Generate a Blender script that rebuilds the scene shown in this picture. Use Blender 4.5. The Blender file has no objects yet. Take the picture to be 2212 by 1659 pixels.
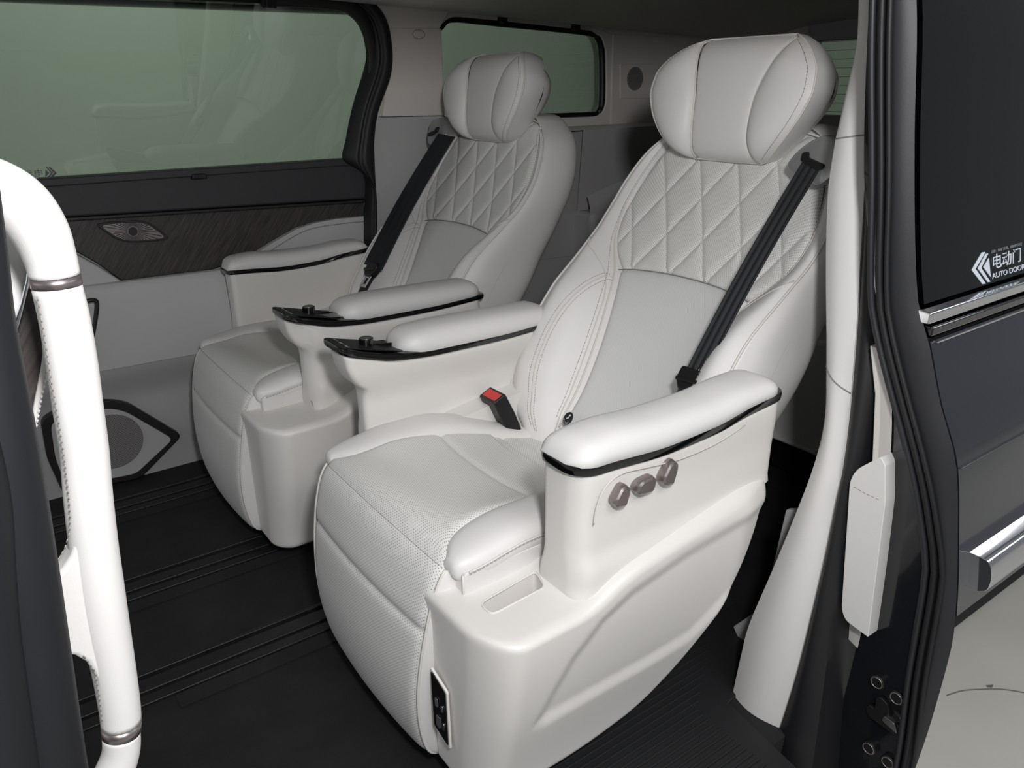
import bpy, bmesh, math, random
from mathutils import Vector, Matrix
random.seed(7)
SC = bpy.context.scene
COL = SC.collection
# ------------------------------------------------------------------ camera, world, lights, exposure
# world axes: x runs to the rear of the vehicle, y across it, z up; the cabin floor is z = 0
CR = [(0.812872, -0.582248, -0.015022), (0.221548, 0.285244, 0.932498), (-0.538661, -0.76133, 0.360863)]
cam_data = bpy.data.cameras.new('camera')
cam_data.sensor_fit = 'HORIZONTAL'
cam_data.sensor_width = 36.0
cam_data.lens = 36.0*1684.3/2212
cam_data.clip_start = 0.05
cam = bpy.data.objects.new('camera', cam_data)
COL.objects.link(cam)
cam.matrix_world = Matrix(((CR[0][0], CR[1][0], CR[2][0], 0), (CR[0][1], CR[1][1], CR[2][1], 0), (CR[0][2], CR[1][2], CR[2][2], 1.1), (0, 0, 0, 1)))
SC.camera = cam
w = bpy.data.worlds.new('world'); SC.world = w; w.use_nodes = True
w.node_tree.nodes['Background'].inputs[0].default_value = (0.88, 0.93, 1.0, 1)
w.node_tree.nodes['Background'].inputs[1].default_value = 0.20
def area(name, loc, target, size, power, col=(1, 1, 1), size_y=None):
    l = bpy.data.lights.new(name, 'AREA'); l.energy = power; l.size = size; l.color = col
    if size_y: l.shape = 'RECTANGLE'; l.size_y = size_y
    o = bpy.data.objects.new(name, l); COL.objects.link(o); o.location = loc
    o.rotation_euler = (Vector(target)-Vector(loc)).to_track_quat('-Z', 'Y').to_euler()
    return o
area('camera_flash_lamp', (0.10, -0.10, 1.34), (0.95, 1.3, 0.65), 0.10, 13.6, (1, 0.99, 0.995))
area('studio_lamp', (0.4, -1.8, 3.4), (1.0, 0.6, 0.0), 2.4, 60, (1, 0.992, 0.995), 1.2)
area('added_glint_lamp', (4.6, -0.9, 2.7), (1.6, 0.5, 0.8), 1.6, 16, (1, 1, 1), 0.5)  # added lamp for the chrome strip of the open door to mirror
area('added_fill_front', (-4.2, 1.3, 2.0), (1.0, 1.5, 0.9), 3.0, 18, (0.97, 0.985, 1), 2.0)  # added fill lamp, lifts the dark ceiling and cabin walls
area('added_wall_fill_rear', (6.0, 1.0, 3.4), (9.0, 1.2, 1.0), 1.5, 120)  # added lamp, lights the rear wall so the tailgate glass reads bright
area('added_wall_fill_far', (1.2, 4.3, 3.2), (1.8, 6.5, 0.6), 1.5, 105, (1, 1, 1))  # added lamp that brightens the studio wall behind the far windows
SC.view_settings.view_transform = 'Standard'
SC.view_settings.look = 'None'
SC.view_settings.exposure = 0.0
SC.view_settings.gamma = 1.0
SC.view_settings.use_curve_mapping = False

# ------------------------------------------------------------------ materials
def lin(c):
    return tuple(((v/255)/12.92 if v/255 <= 0.04045 else ((v/255+0.055)/1.055)**2.4) for v in c)+(1,)
def mat(name, rgb, rough=0.5, metal=0.0, bump=0.0, bscale=900, var=0.0, vscale=30, coat=0.0, spec=0.5, perf=None, stretch=None, sheen=0.0, flat=False):
    m = bpy.data.materials.new(name); m.use_nodes = True
    nt = m.node_tree; b = nt.nodes['Principled BSDF']; N = nt.nodes.new; L = nt.links.new
    b.inputs['Roughness'].default_value = rough; b.inputs['Metallic'].default_value = metal
    b.inputs['Specular IOR Level'].default_value = spec
    b.inputs['Coat Weight'].default_value = coat; b.inputs['Coat Roughness'].default_value = 0.05
    if sheen: b.inputs['Sheen Weight'].default_value = sheen
    col = lin(rgb); tc = N('ShaderNodeTexCoord')
    src = None
    b.inputs['Base Color'].default_value = col
    if var:
        n = N('ShaderNodeTexNoise'); n.inputs['Scale'].default_value = vscale; n.inputs['Detail'].default_value = 5
        if stretch:
            mp = N('ShaderNodeMapping'); mp.inputs['Scale'].default_value = stretch[0]
            vr = N('ShaderNodeVectorRotate'); vr.rotation_type = 'EULER_XYZ'; vr.inputs['Rotation'].default_value = stretch[1]
            L(tc.outputs['Object'], vr.inputs[0]); L(vr.outputs[0], mp.inputs[0]); L(mp.outputs[0], n.inputs[0])
        else: L(tc.outputs['Object'], n.inputs[0])
        r = N('ShaderNodeValToRGB'); r.color_ramp.elements[0].position = 0.3; r.color_ramp.elements[1].position = 0.7
        r.color_ramp.elements[0].color = tuple(c*(1-var) for c in col[:3])+(1,)
        r.color_ramp.elements[1].color = tuple(min(1, c*(1+var)) for c in col[:3])+(1,)
        L(n.outputs['Fac'], r.inputs[0]); src = r.outputs[0]
    last = None
    if bump:
        n = N('ShaderNodeTexNoise'); n.inputs['Scale'].default_value = bscale; n.inputs['Detail'].default_value = 3
        L(tc.outputs['Object'], n.inputs[0])
        bp = N('ShaderNodeBump'); bp.inputs['Strength'].default_value = bump; bp.inputs['Distance'].default_value = 0.001
        L(n.outputs['Fac'], bp.inputs['Height']); last = bp
    if perf:
        pitch, rad, dark = perf
        mp = N('ShaderNodeMapping'); mp.inputs['Rotation'].default_value = (0, 0, math.pi/4)
        if flat:
            sx = N('ShaderNodeSeparateXYZ'); cx_ = N('ShaderNodeCombineXYZ'); L(tc.outputs['Object'], sx.inputs[0]); L(sx.outputs['X'], cx_.inputs['X']); L(sx.outputs['Z'], cx_.inputs['Y']); L(cx_.outputs[0], mp.inputs[0])
        else: L(tc.outputs['UV'], mp.inputs[0])
        v = N('ShaderNodeTexVoronoi'); v.voronoi_dimensions = '2D'; v.inputs['Randomness'].default_value = 0; v.inputs['Scale'].default_value = 1/pitch
        L(mp.outputs[0], v.inputs['Vector'])
        mr = N('ShaderNodeMapRange'); mr.inputs['From Min'].default_value = rad*0.75; mr.inputs['From Max'].default_value = rad*1.25
        L(v.outputs['Distance'], mr.inputs['Value'])
        mx = N('ShaderNodeMix'); mx.data_type = 'RGBA'
        mx.inputs['A'].default_value = tuple(c*dark for c in col[:3])+(1,)
        if src: L(src, mx.inputs['B'])
        else: mx.inputs['B'].default_value = col
        L(mr.outputs[0], mx.inputs['Factor']); src = mx.outputs['Result']
        bp = N('ShaderNodeBump'); bp.inputs['Strength'].default_value = 0.25; bp.inputs['Distance'].default_value = 0.0006
        L(mr.outputs[0], bp.inputs['Height'])
        if last: L(last.outputs[0], bp.inputs['Normal'])
        last = bp
    if src: L(src, b.inputs['Base Color'])
    if last: L(last.outputs[0], b.inputs['Normal'])
    return m
LEATHER = (220, 218, 216)
M = dict(
 leather=mat('cream_leather', LEATHER, 0.48, bump=0.10, bscale=700),
 perf=mat('perforated_leather', (220, 219, 216), 0.5, bump=0.08, bscale=700, perf=(0.0042, 0.16, 0.22)),
 perf_fine=mat('fine_perforated_leather', (218, 218, 216), 0.52, bump=0.08, bscale=700, perf=(0.0034, 0.15, 0.45)),
 plastic=mat('cream_plastic', (222, 219, 215), 0.42, bump=0.05, bscale=1100),
 slot=mat('slot_lining', (205, 202, 196), 0.6),
 thread=mat('grey_thread', (150, 146, 140), 0.7),
 piping=mat('piping_leather', (214, 211, 206), 0.5),
 seam=mat('grey_seam_thread', (138, 135, 131), 0.8),  # mid-grey thread for stitches, seams and joint lines
 gloss=mat('black_gloss_trim', (7, 7, 9), 0.07, spec=0.6, coat=0.6),
 black=mat('black_plastic', (17, 17, 19), 0.42, bump=0.1),
 rubber=mat('black_rubber', (20, 21, 24), 0.55, bump=0.1, bscale=300),
 rubber_grey=mat('grey_rubber_seal', (34, 35, 39), 0.5, bump=0.08, bscale=300),
 web=mat('seat_belt_webbing', (26, 29, 34), 0.65, bump=0.5, bscale=1500),
 red=mat('red_button', (206, 52, 50), 0.35),
 chrome=mat('chrome', (226, 228, 232), 0.08, 1.0),
 steel=mat('brushed_steel', (190, 190, 190), 0.28, 1.0),
 satin=mat('satin_bronze_metal', (150, 141, 141), 0.36, 0.85),
 guide=mat('satin_silver_plastic', (160, 162, 162), 0.34, 0.55),
 wood=mat('dark_wood_veneer', (62, 57, 55), 0.42, var=0.55, vscale=26, stretch=((0.6, 1, 9), (0, math.radians(52), 0)), bump=0.15, bscale=200),
 charcoal=mat('charcoal_leather', (52, 51, 55), 0.6, bump=0.12),
 lining=mat('headliner_fabric', (214, 208, 203), 0.9, bump=0.3, bscale=1200),
 lining_dark=mat('rear_lining_fabric', (182, 179, 180), 0.9, bump=0.3, bscale=1200),
 panel=mat('grey_door_leather', (190, 190, 190), 0.55, bump=0.1),
 panel_lo=mat('grey_door_plastic', (178, 178, 178), 0.55, bump=0.08),
 frame=mat('dark_bronze_frame', (48, 44, 45), 0.4, 0.3),
 grille=mat('speaker_grille', (128, 125, 124), 0.55, perf=(0.0056, 0.24, 0.25), flat=True),
 carpet=mat('black_carpet', (17, 18, 20), 0.88, var=0.55, vscale=9, bump=0.5, bscale=500),
 rail=mat('black_rail_cover', (24, 24, 27), 0.48, var=0.4, vscale=22, stretch=((1, 8, 1), (0, 0, 0))),
 matrub=mat('ribbed_rubber_mat', (25, 26, 28), 0.6, bump=0.15, bscale=300),
 paint=mat('dark_grey_paint', (38, 41, 50), 0.22, 0.35, coat=1.0),
 paint_in=mat('dark_paint_jamb', (24, 26, 31), 0.2, 0.25, coat=0.7),
 white=mat('white_print', (214, 224, 232), 0.5),
 white_dim=mat('faded_white_print', (120, 126, 130), 0.5),
 port=mat('grey_port', (92, 94, 98), 0.4, 0.3),
 concrete=mat('pale_concrete', (206, 204, 196), 0.7, var=0.05, vscale=3, bump=0.2, bscale=60),
 crack=mat('dark_crack', (120, 118, 112), 0.9),
 wall=mat('white_studio_wall', (225, 226, 222), 0.8),
 post=mat('post_rubber', (17, 19, 24), 0.6, bump=0.08, bscale=300),
 ledge=mat('dark_seal', (12, 12, 13), 0.5),
)
def glass(name, tint, refl=0.06, rough=0.0):
    m = bpy.data.materials.new(name); m.use_nodes = True; nt = m.node_tree; nt.nodes.clear(); N = nt.nodes.new; L = nt.links.new
    o = N('ShaderNodeOutputMaterial'); t = N('ShaderNodeBsdfTransparent'); t.inputs[0].default_value = lin(tint)
    g = N('ShaderNodeBsdfGlossy'); g.inputs['Roughness'].default_value = rough; g.inputs[0].default_value = (0.95, 1, 0.96, 1)
    f = N('ShaderNodeFresnel'); f.inputs[0].default_value = 1.5
    mx = N('ShaderNodeMixShader'); L(f.outputs[0], mx.inputs[0]); L(t.outputs[0], mx.inputs[1]); L(g.outputs[0], mx.inputs[2]); L(mx.outputs[0], o.inputs[0])
    return m
M['glass'] = glass('green_tinted_glass', (172, 182, 172))
M['privacy'] = mat('privacy_glass', (4, 4, 5), 0.03, spec=0.5)

# ------------------------------------------------------------------ mesh helpers
def link(name, me, m, parent=None):
    o = bpy.data.objects.new(name, me); COL.objects.link(o)
    if m is not None: me.materials.append(M[m] if isinstance(m, str) else m)
    if parent is not None: o.parent = parent
    return o
def build(name, vs, fs, m, parent=None, smooth=True, uvs=None, fix=True):
    me = bpy.data.meshes.new(name); me.from_pydata([tuple(v) for v in vs], [], fs); me.update()
    if uvs:
        ul = me.uv_layers.new(name='uv')
        for l in me.loops: ul.data[l.index].uv = uvs[l.vertex_index]
    if fix:
        bm = bmesh.new(); bm.from_mesh(me); bmesh.ops.recalc_face_normals(bm, faces=bm.faces); bm.to_mesh(me); bm.free()
    if smooth: me.polygons.foreach_set('use_smooth', [True]*len(me.polygons))
    return link(name, me, m, parent)
def empty(name, loc, label, cat, group=None):
    o = bpy.data.objects.new(name, None); COL.objects.link(o); o.location = loc; o.empty_display_size = 0.1
    tag(o, label, cat, group); return o
def tag(o, label=None, cat=None, group=None, kind=None):
    if label: o['label'] = label
    if cat: o['category'] = cat
    if group: o['group'] = group
    if kind: o['kind'] = kind
    return o
def hermite(tab):
    xs = [t[0] for t in tab]; ys = [t[1] for t in tab]; n = len(xs)
    d = [(ys[i+1]-ys[i])/(xs[i+1]-xs[i]) for i in range(n-1)]
    m = [d[0]]+[0.0 if d[i-1]*d[i] <= 0 else 2*d[i-1]*d[i]/(d[i-1]+d[i]) for i in range(1, n-1)]+[d[-1]]
    def f(x):
        if x <= xs[0]: return ys[0]
        if x >= xs[-1]: return ys[-1]
        i = 0
        while x > xs[i+1]: i += 1
        h = xs[i+1]-xs[i]; t = (x-xs[i])/h
        return (2*t**3-3*t*t+1)*ys[i]+(t**3-2*t*t+t)*h*m[i]+(-2*t**3+3*t*t)*ys[i+1]+(t**3-t*t)*h*m[i+1]
    return f
def sstep(a, b, x):
    t = max(0.0, min(1.0, (x-a)/(b-a))); return t*t*(3-2*t)
def cat(pts, n=8, closed=False):
    P = [Vector(p) for p in pts]; out = []; k = len(P)
    rng = range(k if closed else k-1)
    for i in rng:
        p0 = P[(i-1) % k] if closed or i > 0 else P[0]*2-P[1]
        p1 = P[i]; p2 = P[(i+1) % k]; p3 = P[(i+2) % k] if closed or i+2 < k else P[-1]*2-P[-2]
        for j in range(n):
            t = j/n
            out.append(0.5*((2*p1)+(p2-p0)*t+(2*p0-5*p1+4*p2-p3)*t*t+(3*p1-p0-3*p2+p3)*t**3))
    if not closed: out.append(P[-1])
    return out
def rnd(pts, r, n=5):
    """round the corners of a closed 2-D polygon; r may be one radius or one for each corner"""
    P = [Vector(p) for p in pts]; k = len(P); out = []
    for i in range(k):
        rr = r[i] if isinstance(r, (list, tuple)) else r
        a, b, c = P[i-1], P[i], P[(i+1) % k]
        la, lc = (a-b).length, (c-b).length
        d = min(rr, la*0.48, lc*0.48)
        if d < 1e-5: out.append(b); continue
        p, q = b+(a-b)/la*d, b+(c-b)/lc*d
        for j in range(n+1):
            t = j/n; out.append(p*(1-t)**2+b*2*t*(1-t)+q*t*t)
    return out
def grid(name, f, nu, nv, m, parent=None, cu=False, cv=False, cap=False, uv=None, smooth=True):
    vs = []; uvs = [] if uv else None
    for i in range(nu+(0 if cu else 1)):
        for j in range(nv+(0 if cv else 1)):
            u, v = i/nu, j/nv; vs.append(f(u, v))
            if uv: uvs.append(uv(u, v))
    W = nv if cv else nv+1; H = nu if cu else nu+1; fs = []
    for i in range(nu):
        for j in range(nv):
            a = i*W+j; b = i*W+(j+1) % W; c = ((i+1) % H)*W+(j+1) % W; d = ((i+1) % H)*W+j
            fs.append((a, b, c, d))
    if cap and cv:
        fs.append(tuple(range(W))); fs.append(tuple((H-1)*W+j for j in range(W)))
    return build(name, vs, fs, m, parent, smooth, uvs)
def tube(name, pts, r, m, parent=None, n=8, sub=0, closed=False, up=None, flat=1.0):
    """sweep an ellipse along pts; r one radius or a list"""
    R = r if isinstance(r, (list, tuple)) else [r]*len(pts)
    if sub:
        q = cat([tuple(p)+(rr,) for p, rr in zip(pts, R)], sub, closed)
        pts = [Vector(v[:3]) for v in q]; R = [v[3] for v in q]
    P = [Vector(p) for p in pts]; k = len(P); vs = []; prev = None
    for i in range(k):
        t = (P[(i+1) % k]-P[i-1]) if closed or 0 < i < k-1 else (P[1]-P[0] if i == 0 else P[-1]-P[-2])
        t.normalize()
        if up is not None: a = Vector(up)-t*Vector(up).dot(t)
        elif prev is None: a = t.orthogonal()
        else: a = prev-t*prev.dot(t)
        a.normalize(); prev = a; b = t.cross(a)
        for j in range(n):
            th = 2*math.pi*j/n; vs.append(P[i]+a*(math.cos(th)*R[i]*flat)+b*(math.sin(th)*R[i]))
    fs = []
    for i in range(k if closed else k-1):
        for j in range(n): fs.append((i*n+j, i*n+(j+1) % n, ((i+1) % k)*n+(j+1) % n, ((i+1) % k)*n+j))
    if not closed: fs.append(tuple(range(n))); fs.append(tuple((k-1)*n+j for j in range(n)))
    return build(name, vs, fs, m, parent)
def prism(name, poly, to3, d0, d1, m, parent=None, bev=0.0, seg=3, smooth=True):
    n = len(poly); vs = [to3(p[0], p[1], d0) for p in poly]+[to3(p[0], p[1], d1) for p in poly]
    fs = [tuple(range(n)), tuple(range(2*n-1, n-1, -1))]+[(i, (i+1) % n, n+(i+1) % n, n+i) for i in range(n)]
    o = build(name, vs, fs, m, parent, smooth)
    if bev:
        md = o.modifiers.new('bevel', 'BEVEL'); md.width = bev; md.segments = seg; md.limit_method = 'ANGLE'; md.angle_limit = math.radians(38)
        md.harden_normals = True
    elif smooth: sharp(o, 35)
    return o
def sharp(o, deg):
    bm = bmesh.new(); bm.from_mesh(o.data); a = math.radians(deg)
    for e in bm.edges:
        if len(e.link_faces) == 2 and e.calc_face_angle(0) > a: e.smooth = False
    bm.to_mesh(o.data); bm.free()
XZ = lambda a, b, d: (a, d, b)          # polygon in x,z; depth along y
YZ = lambda a, b, d: (d, a, b)          # polygon in y,z; depth along x
XY = lambda a, b, d: (a, b, d)          # polygon in x,y; depth along z
def box(name, x0, x1, y0, y1, z0, z1, m, parent=None, bev=0.003):
    return prism(name, [(x0, z0), (x1, z0), (x1, z1), (x0, z1)], XZ, y0, y1, m, parent, bev)
def stitches(name, pts, m, parent, pitch=0.0075, gap=0.35, r=0.0006, n=4):
    """short thread dashes along a line, joined into one part"""
    P = [Vector(p) for p in pts]; vs = []; fs = []; carry = 0.0
    acc = [0.0]
    for a, b in zip(P[:-1], P[1:]): acc.append(acc[-1]+(b-a).length)
    def at(s):
        for i in range(len(P)-1):
            if s <= acc[i+1] or i == len(P)-2:
                L = acc[i+1]-acc[i]; return P[i].lerp(P[i+1], (s-acc[i])/L if L else 0)
    s = 0.0
    while s+pitch < acc[-1]:
        a, b = at(s), at(s+pitch*(1-gap)); t = (b-a)
        if t.length > 1e-6:
            t.normalize(); u = t.orthogonal().normalized(); v = t.cross(u); k = len(vs)
            for q in (a, b):
                for j in range(n):
                    th = 2*math.pi*j/n+0.78; vs.append(q+u*(math.cos(th)*r)+v*(math.sin(th)*r))
            for j in range(n): fs.append((k+j, k+(j+1) % n, k+n+(j+1) % n, k+n+j))
            fs += [(k, k+1, k+2, k+3), (k+4, k+5, k+6, k+7)]
        s += pitch
    o = build(name, vs, fs, m, parent); o['kind'] = 'stuff'; return o
def ringslab(name, outline, ctr, front, back, m, parent, rad=0.02, nr=14, mirror=1, uv=False):
    """closed slab: outline rings shrink to ctr; front(a,b)->y of the sculpted face, back(a,b)->y; rim rounded by rad"""
    n = len(outline); C0 = Vector(ctr); vs = []; fs = []; O = [Vector(p) for p in outline]
    def ring(s, yf, drop):
        for p in O:
            q = C0.lerp(p, s); vs.append((q.x, (yf(q.x, q.y)+drop)*mirror, q.y))
    R = 0
    avg = sum((p-C0).length for p in O)/n
    ring(1.0, back, 0); R += 1
    sgn = 1 if front(C0.x, C0.y) < back(C0.x, C0.y) else -1
    for k in range(6):
        th = (k/5)*math.pi/2
        s = 1.0-(rad/avg)*(1-math.cos(th)); ring(s, front, sgn*rad*(1-math.sin(th))); R += 1
    for k in range(1, nr):
        ring((1-rad/avg)*(1-k/nr), front, 0); R += 1
    for i in range(R-1):
        for j in range(n): fs.append((i*n+j, i*n+(j+1) % n, (i+1)*n+(j+1) % n, (i+1)*n+j))
    vs.append((C0.x, front(C0.x, C0.y)*mirror, C0.y)); c = len(vs)-1
    for j in range(n): fs.append(((R-1)*n+j, (R-1)*n+(j+1) % n, c))
    fs.append(tuple(range(n)))
    o = build(name, vs, fs, m, parent); sharp(o, 60); return o

# ================================================================== THE SETTING
def struct(o): o['kind'] = 'structure'; return o
# ---- ground outside
g = struct(prism('ground', [(-6, -5), (12, -5), (12, 9), (-6, 9)], XY, -0.35, -0.30, 'concrete', None))
crk = [tuple(p) for p in [(1.7052,0.6084,-0.299),(1.751,0.5936,-0.299),(1.7916,0.5693,-0.299),(1.8319,0.5394,-0.299),(1.8624,0.5033,-0.299)]]
tube('crack', crk, 0.0016, 'crack', g, 5, 4)
prism('stain', [(p[0], p[1]) for p in [(1.8151,0.5694,-0.299),(1.8312,0.5595,-0.299),(1.8187,0.557,-0.299),(1.8113,0.5644,-0.299)]], XY, -0.3005, -0.2985, 'crack', g)
struct(prism('wall_studio', [(-6, -0.35), (12, -0.35), (12, 4.2), (-6, 4.2)], XZ, 6.6, 6.7, 'wall', None))
struct(prism('wall_studio_rear', [(-0.3, -0.35), (6.6, -0.35), (6.6, 4.2), (-0.3, 4.2)], YZ, 9.0, 9.1, 'wall', None))
# ---- cabin floor
fl = struct(prism('floor', [(-0.75, 0.60), (3.0, 0.60), (3.0, 2.42), (-0.75, 2.42)], XY, -0.06, -0.002, 'carpet', None))
for ry in (1.394, 1.762, 2.197):
    x0 = 0.15 if ry < 1.5 else (0.13 if ry < 2 else 0.0)
    prism('rail_cover', [(-0.7, ry-0.030), (2.8, ry-0.030), (2.8, ry-0.004), (-0.7, ry-0.004)], XY, -0.002, 0.0045, 'rail', fl, 0.002)
    prism('rail_cover', [(-0.7, ry+0.004), (2.8, ry+0.004), (2.8, ry+0.040), (-0.7, ry+0.040)], XY, -0.002, 0.007, 'rail', fl, 0.002)
    prism('rail_lip', [(-0.7, ry+0.052), (2.8, ry+0.052), (2.8, ry+0.062), (-0.7, ry+0.062)], XY, -0.002, 0.009, 'rail', fl, 0.002)
    prism('carpet_edge', [(x0, ry-0.075), (2.6, ry-0.075), (2.6, ry-0.036), (x0, ry-0.036)], XY, -0.002, 0.003, 'carpet', fl, 0.001)
# ribbed entrance mat and step nose
prism('entrance_mat', [(0.45, 0.50), (0.96, 0.50), (0.99, 0.71), (1.25, 0.75), (1.25, 0.90), (0.45, 0.90)], XY, -0.004, 0.003, 'matrub', fl, 0.002)
k = 0
while k < 26:
    y0 = 0.52+k*0.0140
    prism('mat_rib', [(0.52+0.004*(k % 3), y0), (0.93+(0.02 if k > 15 else 0)*min(k-15, 9), y0), (0.93+(0.02 if k > 15 else 0)*min(k-15, 9), y0+0.005), (0.52+0.004*(k % 3), y0+0.005)], XY, 0.002, 0.0055, 'matrub', fl, 0.0012, 1); k += 1
grid('step_nose', lambda u, v: (0.5+0.46*u-0.05*v, 0.50-0.10*math.sin(v*1.5), 0.004-0.09*(1-math.cos(v*1.5))-0.012*math.sin(u*6)), 16, 10, 'matrub', fl)
struct(prism('trim_sill', [(0.2, 0.54), (1.05, 0.54), (1.05, 0.60), (0.2, 0.60)], XY, -0.16, -0.06, 'paint_in', None, 0.02))

# ---- far side wall with its sliding door
wall = struct(prism('wall_right', [(-0.75, -0.06), (3.0, -0.06), (3.0, 0.93), (1.14, 0.93), (1.14, 0.86), (-0.75, 0.86)], XZ, 2.405, 2.46, 'panel_lo', None))
DY = 2.38
door = struct(empty('door_1', (0.4, DY, 0), 'far sliding door', 'door'))
del door['category']; del door['label']
def dp(name, poly, d0, m, bev=0.004, d1=2.41, r=None, parent=None):
    return prism(name, rnd(poly, r) if r else poly, lambda a, b, d: (a-0.4, d-DY, b), d0, d1, m, parent or door, bev)
dp('belt_panel', [(-0.6, 0.8), (0.0, 0.794), (0.246, 0.786), (1.129, 0.755), (1.132, 0.872), (-0.6, 0.88)], 2.362, 'charcoal', 0.008)
dp('sill_lip', [(-0.6, 0.872), (1.10, 0.864), (1.10, 0.884), (-0.6, 0.892)], 2.352, 'charcoal', 0.004)
dp('trim_strip', [(-0.6, 0.797), (0.246, 0.778), (1.108, 0.746), (1.108, 0.753), (0.246, 0.786), (-0.6, 0.806)], 2.358, 'frame', 0.002)
dp('wood_panel', [(-0.6, 0.80), (0.246, 0.78), (1.108, 0.75), (1.108, 0.697), (1.0, 0.699), (0.872, 0.688), (0.78, 0.65), (0.685, 0.609), (0.60, 0.593), (0.45, 0.586), (0.361, 0.588), (0.30, 0.655), (0.248, 0.70), (0.15, 0.745), (-0.6, 0.77)], 2.386, 'wood', 0.003)
dp('door_leather', [(0.676, 0.60), (0.775, 0.648), (0.868, 0.686), (0.93, 0.698), (1.0, 0.702), (1.108, 0.70), (1.108, 0.50), (0.60, 0.50)], 2.366, 'panel', 0.008, r=0.012)
tube('seam', [(p[0]-0.4, 2.3645-DY, p[1]) for p in [(0.70, 0.592), (0.79, 0.637), (0.88, 0.674), (0.94, 0.684), (1.02, 0.686), (1.10, 0.684)]], 0.0012, 'seam', door, 5, 4)
dp('corner_leather', [(-0.6, 0.745), (0.14, 0.735), (0.248, 0.692), (0.30, 0.648), (0.357, 0.592), (0.20, 0.588), (-0.6, 0.60)], 2.372, 'panel', 0.006)
grid('armrest_ledge', lambda u, v: (-1.0+1.72*u, (2.372-0.042*math.sin(v*math.pi/2)-0.02*sstep(0.5, 0.9, 1-u)*0)-DY, 0.598-0.02*sstep(0.0, 1.0, v)-0.215*max(0, v-0.25)/0.75+0.006*math.sin(u*5)), 30, 16, 'panel', door)
grid('lower_panel', lambda u, v: (-1.0+2.1*u, 2.335+0.055*sstep(0, 0.35, v)-0.012*math.sin(math.pi*v)-DY, (0.384+0.02*(u-0.5)+0.045*sstep(0.62, 0.85, u))*(1-v)-0.005*v-0.012*v), 30, 20, 'panel_lo', door)
tube('panel_seam', [(p[0]-0.4, 2.334-DY, p[1]) for p in [(0.16,0.3197),(0.2277,0.3723),(0.2779,0.3886),(0.3521,0.3975),(0.4802,0.4049),(0.6163,0.4127),(0.6731,0.4165)]], 0.0022, 'seam', door, 6, 3)
# oval tweeter behind its sun-ray grille
eye = [(0.312, 0.760), (0.36, 0.762), (0.425, 0.758), (0.452, 0.748), (0.500, 0.697), (0.44, 0.697), (0.385, 0.702), (0.357, 0.715)]
dp('tweeter_frame', eye, 2.376, 'frame', 0.003, r=0.018)
ec = (0.403, 0.731)
dp('tweeter_grille', [(ec[0]+(p[0]-ec[0])*0.88, ec[1]+(p[1]-ec[1])*0.84) for p in eye], 2.3745, 'satin', 0.001, r=0.018)
def ray_out(th):
    best = 9
    for a, b in zip(eye, eye[1:]+eye[:1]):
        ax, az, bx, bz = a[0]-ec[0], a[1]-ec[1], b[0]-ec[0], b[1]-ec[1]
        dx, dz = math.cos(th), math.sin(th); ex, ez = bx-ax, bz-az; det = dx*ez-dz*ex
        if abs(det) < 1e-9: continue
        t = (ax*ez-az*ex)/det; s = (ax*dz-az*dx)/det
        if t > 0 and 0 <= s <= 1: best = min(best, t)
    return best
vs = []; fs = []
for k in range(44):
    th = 2*math.pi*k/44; t1 = ray_out(th)*0.80; t0 = 0.014; kk = len(vs)
    if t1 <= t0: continue
    for t, ww in ((t0, 0.0006), (t1, 0.0011)):
        for s in (-1, 1): vs.append((ec[0]+math.cos(th)*t-math.sin(th)*ww*s-0.4, 2.3738-DY, ec[1]+math.sin(th)*t+math.cos(th)*ww*s))
    fs.append((kk, kk+1, kk+3, kk+2))
o = build('grille_slots', vs, fs, 'black', door, False); o['kind'] = 'stuff'
prism('tweeter_cap', [(ec[0]-0.4+0.012*math.cos(t/20*2*math.pi), ec[1]+0.012*math.sin(t/20*2*math.pi)) for t in range(20)], lambda a, b, d: (a, d, b), 2.3715-DY, 2.376-DY, 'frame', door, 0.001)
# hexagonal lower speaker
hexa = [(0.0785,0.2522),(0.1594,0.2914),(0.2617,0.2657),(0.3017,0.2469),(0.4309,0.1065),(0.2932,0.0036),(0.0885,0.0214),(0.0716,0.1405)]
hexi = [(0.1001,0.2373),(0.1595,0.2639),(0.2593,0.241),(0.2909,0.224),(0.4029,0.1042),(0.2832,0.0233),(0.1001,0.0395),(0.0911,0.1354)]
dp('speaker_frame', hexa, 2.358, 'frame', 0.004, 2.40, r=0.02)
dp('speaker_panel', hexi, 2.354, 'panel_lo', 0.003, 2.372, r=0.02)
sc_ = [(0.2389,0.1435)][0]
prism('speaker_grille', [(sc_[0]-0.4+0.083*math.cos(t/40*2*math.pi), sc_[1]+0.083*math.sin(t/40*2*math.pi)) for t in range(40)], lambda a, b, d: (a, d, b), 2.350-DY, 2.356-DY, 'grille', door, 0.002)
# pull handle, metal end strip, blind hooks
hp = [(p[0]-0.4, 2.318-DY, p[1]) for p in [(0.2288,0.5673),(0.2663,0.5699),(0.2689,0.5475),(0.2446,0.4735),(0.2202,0.4053),(0.1717,0.3893)]]
tube('pull_handle', hp, 0.006, 'frame', door, 8, 5)
dp('end_strip', [(1.108, 0.57), (1.114, 0.57), (1.120, 0.845), (1.114, 0.845)], 2.35, 'satin', 0.001)
for (u, v) in [(0.5956,0.8654)]: dp('blind_hook', [(u-0.022, v-0.006), (u+0.022, v-0.006), (u+0.018, v+0.008), (u-0.018, v+0.008)], 2.345, 'black', 0.003)
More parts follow.
